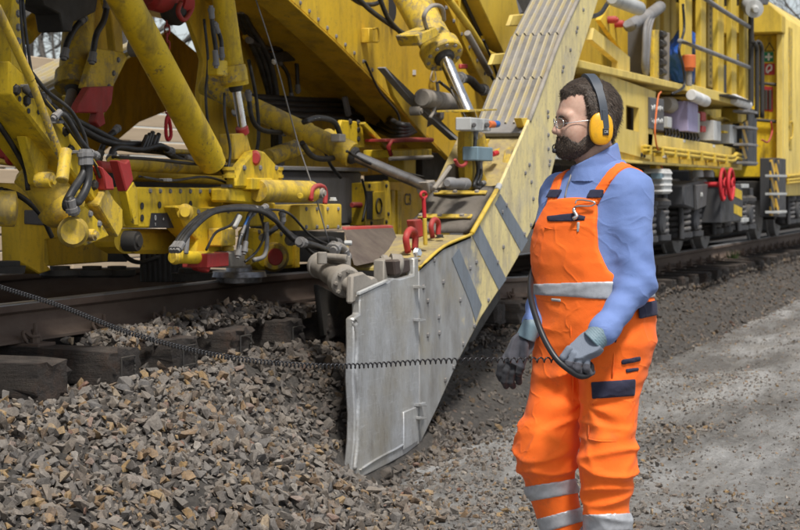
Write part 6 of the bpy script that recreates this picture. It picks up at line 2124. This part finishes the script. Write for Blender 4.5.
def rhand(p):
    palm = chain(p, [J(529, 334, WR), J(522, 345, WR - .006), J(515, 356, WR - .01)], [.026, .034, .034], .02)
    ctr = J(520, 348, WR); nrm = np.array([.35, -.9, .1]); nrm /= np.linalg.norm(nrm)
    s = np.maximum(palm, np.abs((p - ctr) @ nrm) - .019)
    for pts in ([(507, 355, WR - .01), (501, 365, WR - .022), (499, 374, WR - .018), (501, 379, WR - .004)],
                [(512, 359, WR - .01), (506, 371, WR - .022), (504, 381, WR - .016), (506, 386, WR - .002)],
                [(517, 361, WR - .006), (512, 373, WR - .016), (511, 382, WR - .012), (513, 386, WR)],
                [(522, 360, WR + .0), (519, 371, WR - .008), (518, 378, WR - .006), (519, 382, WR)]):
        s = smin(s, fing(p, pts, [.0112, .0100, .0092, .0085]), .003)
    th = fing(p, [(524, 344, WR - .015), (524, 357, WR - .034), (521, 367, WR - .040), (519, 373, WR - .036)], [.015, .0125, .0112, .0100])
    return smin(s, th, .008) - .0008 * wn(p, 90, 6)
lo_r, hi_r = J(490, 396, -.05) - [.01, .09, 0], J(538, 326, -.05) + [.01, .08, .02]
gr_ = grow('glove', rhand, lo_r, hi_r, .0022, M['glove_grip'], man)
gr_['label'] = 'dark work glove hanging at his side'
grow('glove_cuff', lambda p: np.maximum(cone(p, J(531, 326, WR), J(525, 340, WR), .030, .032), np.maximum((p - J(526.5, 339, WR)) @ np.array([-.4, 0, -.9]), 0 * p[..., 0] - 9)), lo_r, hi_r, .0027, M['blue_box'], man)
grow('grip_coating', lambda p: np.maximum(rhand(p) - .0016, (p - J(512, 362, WR)) @ np.array([.35, 0, .9])), lo_r, hi_r, .0022, M['glove_black'], man)

# boots, mostly below the frame
for an, dx in ((ANL, 0), (ANR, 0)):
    zb = .03
    def boot_fn(p, an=an):
        heel = np.array([an[0] + .03 * BF[0] * -1, an[1], .075]); toe = np.array([an[0] + .19 * BF[0], an[1] + .19 * BF[1], .062])
        s = smin(cone(p, heel, toe, .056, .044), cone(p, np.array([an[0], an[1], .22]), np.array([an[0], an[1], .08]), .062, .058), .03)
        return np.maximum(s, .012 - p[..., 2])
    grow('boot', boot_fn, np.array([an[0] - .26, an[1] - .28, -.0]), np.array([an[0] + .16, an[1] + .14, .30]), .008, M['boot'], man)
# ------------------------------------------------------------------ cables and loose things
# stretched coiled cable from the machine to the worker's hand
path = spline([PD(-60, 268, 6.9), PD(0, 287, 6.75), PD(60, 306, 6.6), (PD(130, 333, 6.4)), PD(210, 354, 6.2), PD(285, 364, 6.05), PD(350, 366, 5.95), PD(440, 361, 5.82), PD(520, 360, 5.70), PD(566, 360, 5.62)], 40)
L = [0]
for a, b in zip(path, path[1:]): L.append(L[-1] + (b - a).length)
L = np.array(L); tot = L[-1]
pa = np.array([p[:] for p in path])
def on(s): return np.array([np.interp(s, L, pa[:, k]) for k in range(3)])
turns_at = lambda s: 1 / np.interp(s, [0, tot * .70, tot * .9, tot], [.0135, .0145, .020, .026])
s_, ph = 0.0, 0.0
hel = []
while s_ < tot:
    c = on(s_); t_ = on(min(s_ + .01, tot)) - on(max(s_ - .01, 0)); t_ /= np.linalg.norm(t_)
    u_ = np.cross(t_, [0, 0, 1]); u_ /= np.linalg.norm(u_); v__ = np.cross(u_, t_)
    hel.append(Vector(c + (u_ * math.cos(ph) + v__ * math.sin(ph)) * .0075))
    ds = 1 / turns_at(s_) / 9
    s_ += ds; ph += 2 * math.pi / 9
coil = obj_bm('coiled_cable', tube_bm(hel, .0026, 5), M['cable_black'], None, smooth=True)
tag(coil, 'thin black coiled cable stretched from the left edge to the worker\'s hand', 'cable')
lead = tube('control_lead', [W1(J(x, y, w)) for x, y, w in ((536, 262, .12), (531, 278, .02), (531, 298, -.12), (537, 320, -.20), (545, 340, -.25), (556, 358, -.29), (568, 369, -.30), (580, 376, -.29), (589, 374, -.275), (591, 366, -.265), (584, 361, -.255))], .0098, M['cable_black'], None, seg=10, n=8)
tag(lead, 'thick black control lead looping from the belt through the gripping glove', 'cable')

# red lifting chain with hook
ch = empty('lifting_chain', P(168, 26, 4.7), 'red lifting chain with a hook hanging under the machine', 'chain')
top, bot = P(167, 14, 4.7), P(168, 117, 4.7)
nl = 22
def link_mesh():
    pts = []
    for t in np.linspace(0, 2 * math.pi, 16, endpoint=False):
        pts.append(Vector((.013 * math.cos(t), 0, .017 * math.sin(t) + (.011 if math.sin(t) > 0 else -.011))))
    bm = tube_bm(pts, .0055, 6, closed=True)
    me = bpy.data.meshes.new('chain_link'); bm.to_mesh(me); bm.free(); me.materials.append(M['red_paint']); me.shade_smooth(); return me
LM = link_mesh()
step = .041
nl = int((top - bot).length / step)
for k in range(nl + 1):
    c = bot.lerp(top, k / nl)
    q = Matrix.Rotation((k % 2) * math.pi / 2 + .3, 3, 'Z').to_quaternion()
    twin(LM, 'chain_link', c, ch, rot=q)
tube('hook', [P(168, 116, 4.7), P(166.3, 121, 4.7), P(166, 134, 4.7), P(168, 140, 4.7), P(170.8, 136, 4.7), P(170.5, 128, 4.7), P(169.5, 122, 4.7), P(168, 116, 4.7)], .0105, M['red_bright'], ch)
# hoist the chain hangs from
ho = lathe('chain_hoist', P(148, -6, 4.75), P(186, 2, 4.65), [(0, .06), (.1, .085), (.45, .09), (.46, .07), (.7, .075), (.71, .09), (.95, .085), (1, .05)], M['red_paint'], mach, 22)
lathe('hoist_head', P(166, 4, 4.7), P(182, 22, 4.65), [(0, .05), (.3, .07), (.7, .065), (1, .03)], DS, mach, 18)
tube('hoist_handle', [P(181, 2, 4.6), P(178, 12, 4.6), P(184, 20, 4.6), P(192, 8, 4.6), P(192, -6, 4.6)], .014, M['red_paint'], mach)

# blue tarpaulin bundle on the walkway
def tarp():
    bm = bmesh.new()
    bmesh.ops.create_icosphere(bm, subdivisions=5, radius=1)
    c0 = P(684, 58, 3.98); sx = scale_at(684, 3.98)
    for v in bm.verts:
        n = v.co.copy()
        q = np.array(n) * 1.0
        k = 1 + .22 * float(ridg(q[None], 3.2, 2)[0]) + .12 * float(ridg(q[None], 7.5, 6)[0])
        w_ = (.62 + .3 * math.sin(n.z * 4.0 + .6)) * (1.0 - .3 * max(0, n.z))
        v.co = c0 + V(n.x * k * .62 * w_ + .10 * math.sin(n.z * 3), n.y * .15 * k, n.z * 29 * sx * (1 + .10 * math.sin(n.x * 7)))
    return bm
o = obj_bm('tarpaulin', tarp(), M['tarp'], None, smooth=True)
tag(o, 'crumpled bright blue tarpaulin bundle behind the orange beacon on the walkway', 'tarpaulin')
# small weed between the sleepers
wd_ = bmesh.new()
c0 = P(733, 256, 3.98)
rw = random.Random(4)
for k in range(60):
    a = rw.uniform(0, 6.28); r0 = rw.uniform(0, .12); h_ = rw.uniform(.04, .13)
    b0 = c0 + V(r0 * math.cos(a), r0 * math.sin(a) * .6, -.03)
    s1 = V(math.cos(a + 1.57), math.sin(a + 1.57), 0) * .006
    tip = b0 + V(math.cos(a) * .05, math.sin(a) * .05, h_)
    wd_.faces.new([wd_.verts.new(b0 - s1), wd_.verts.new(b0 + s1), wd_.verts.new(tip)])
o = obj_bm('weed', wd_, M['leaf'], None)
tag(o, 'small green weed growing among the stones beside the rail', 'weed', kind='stuff')
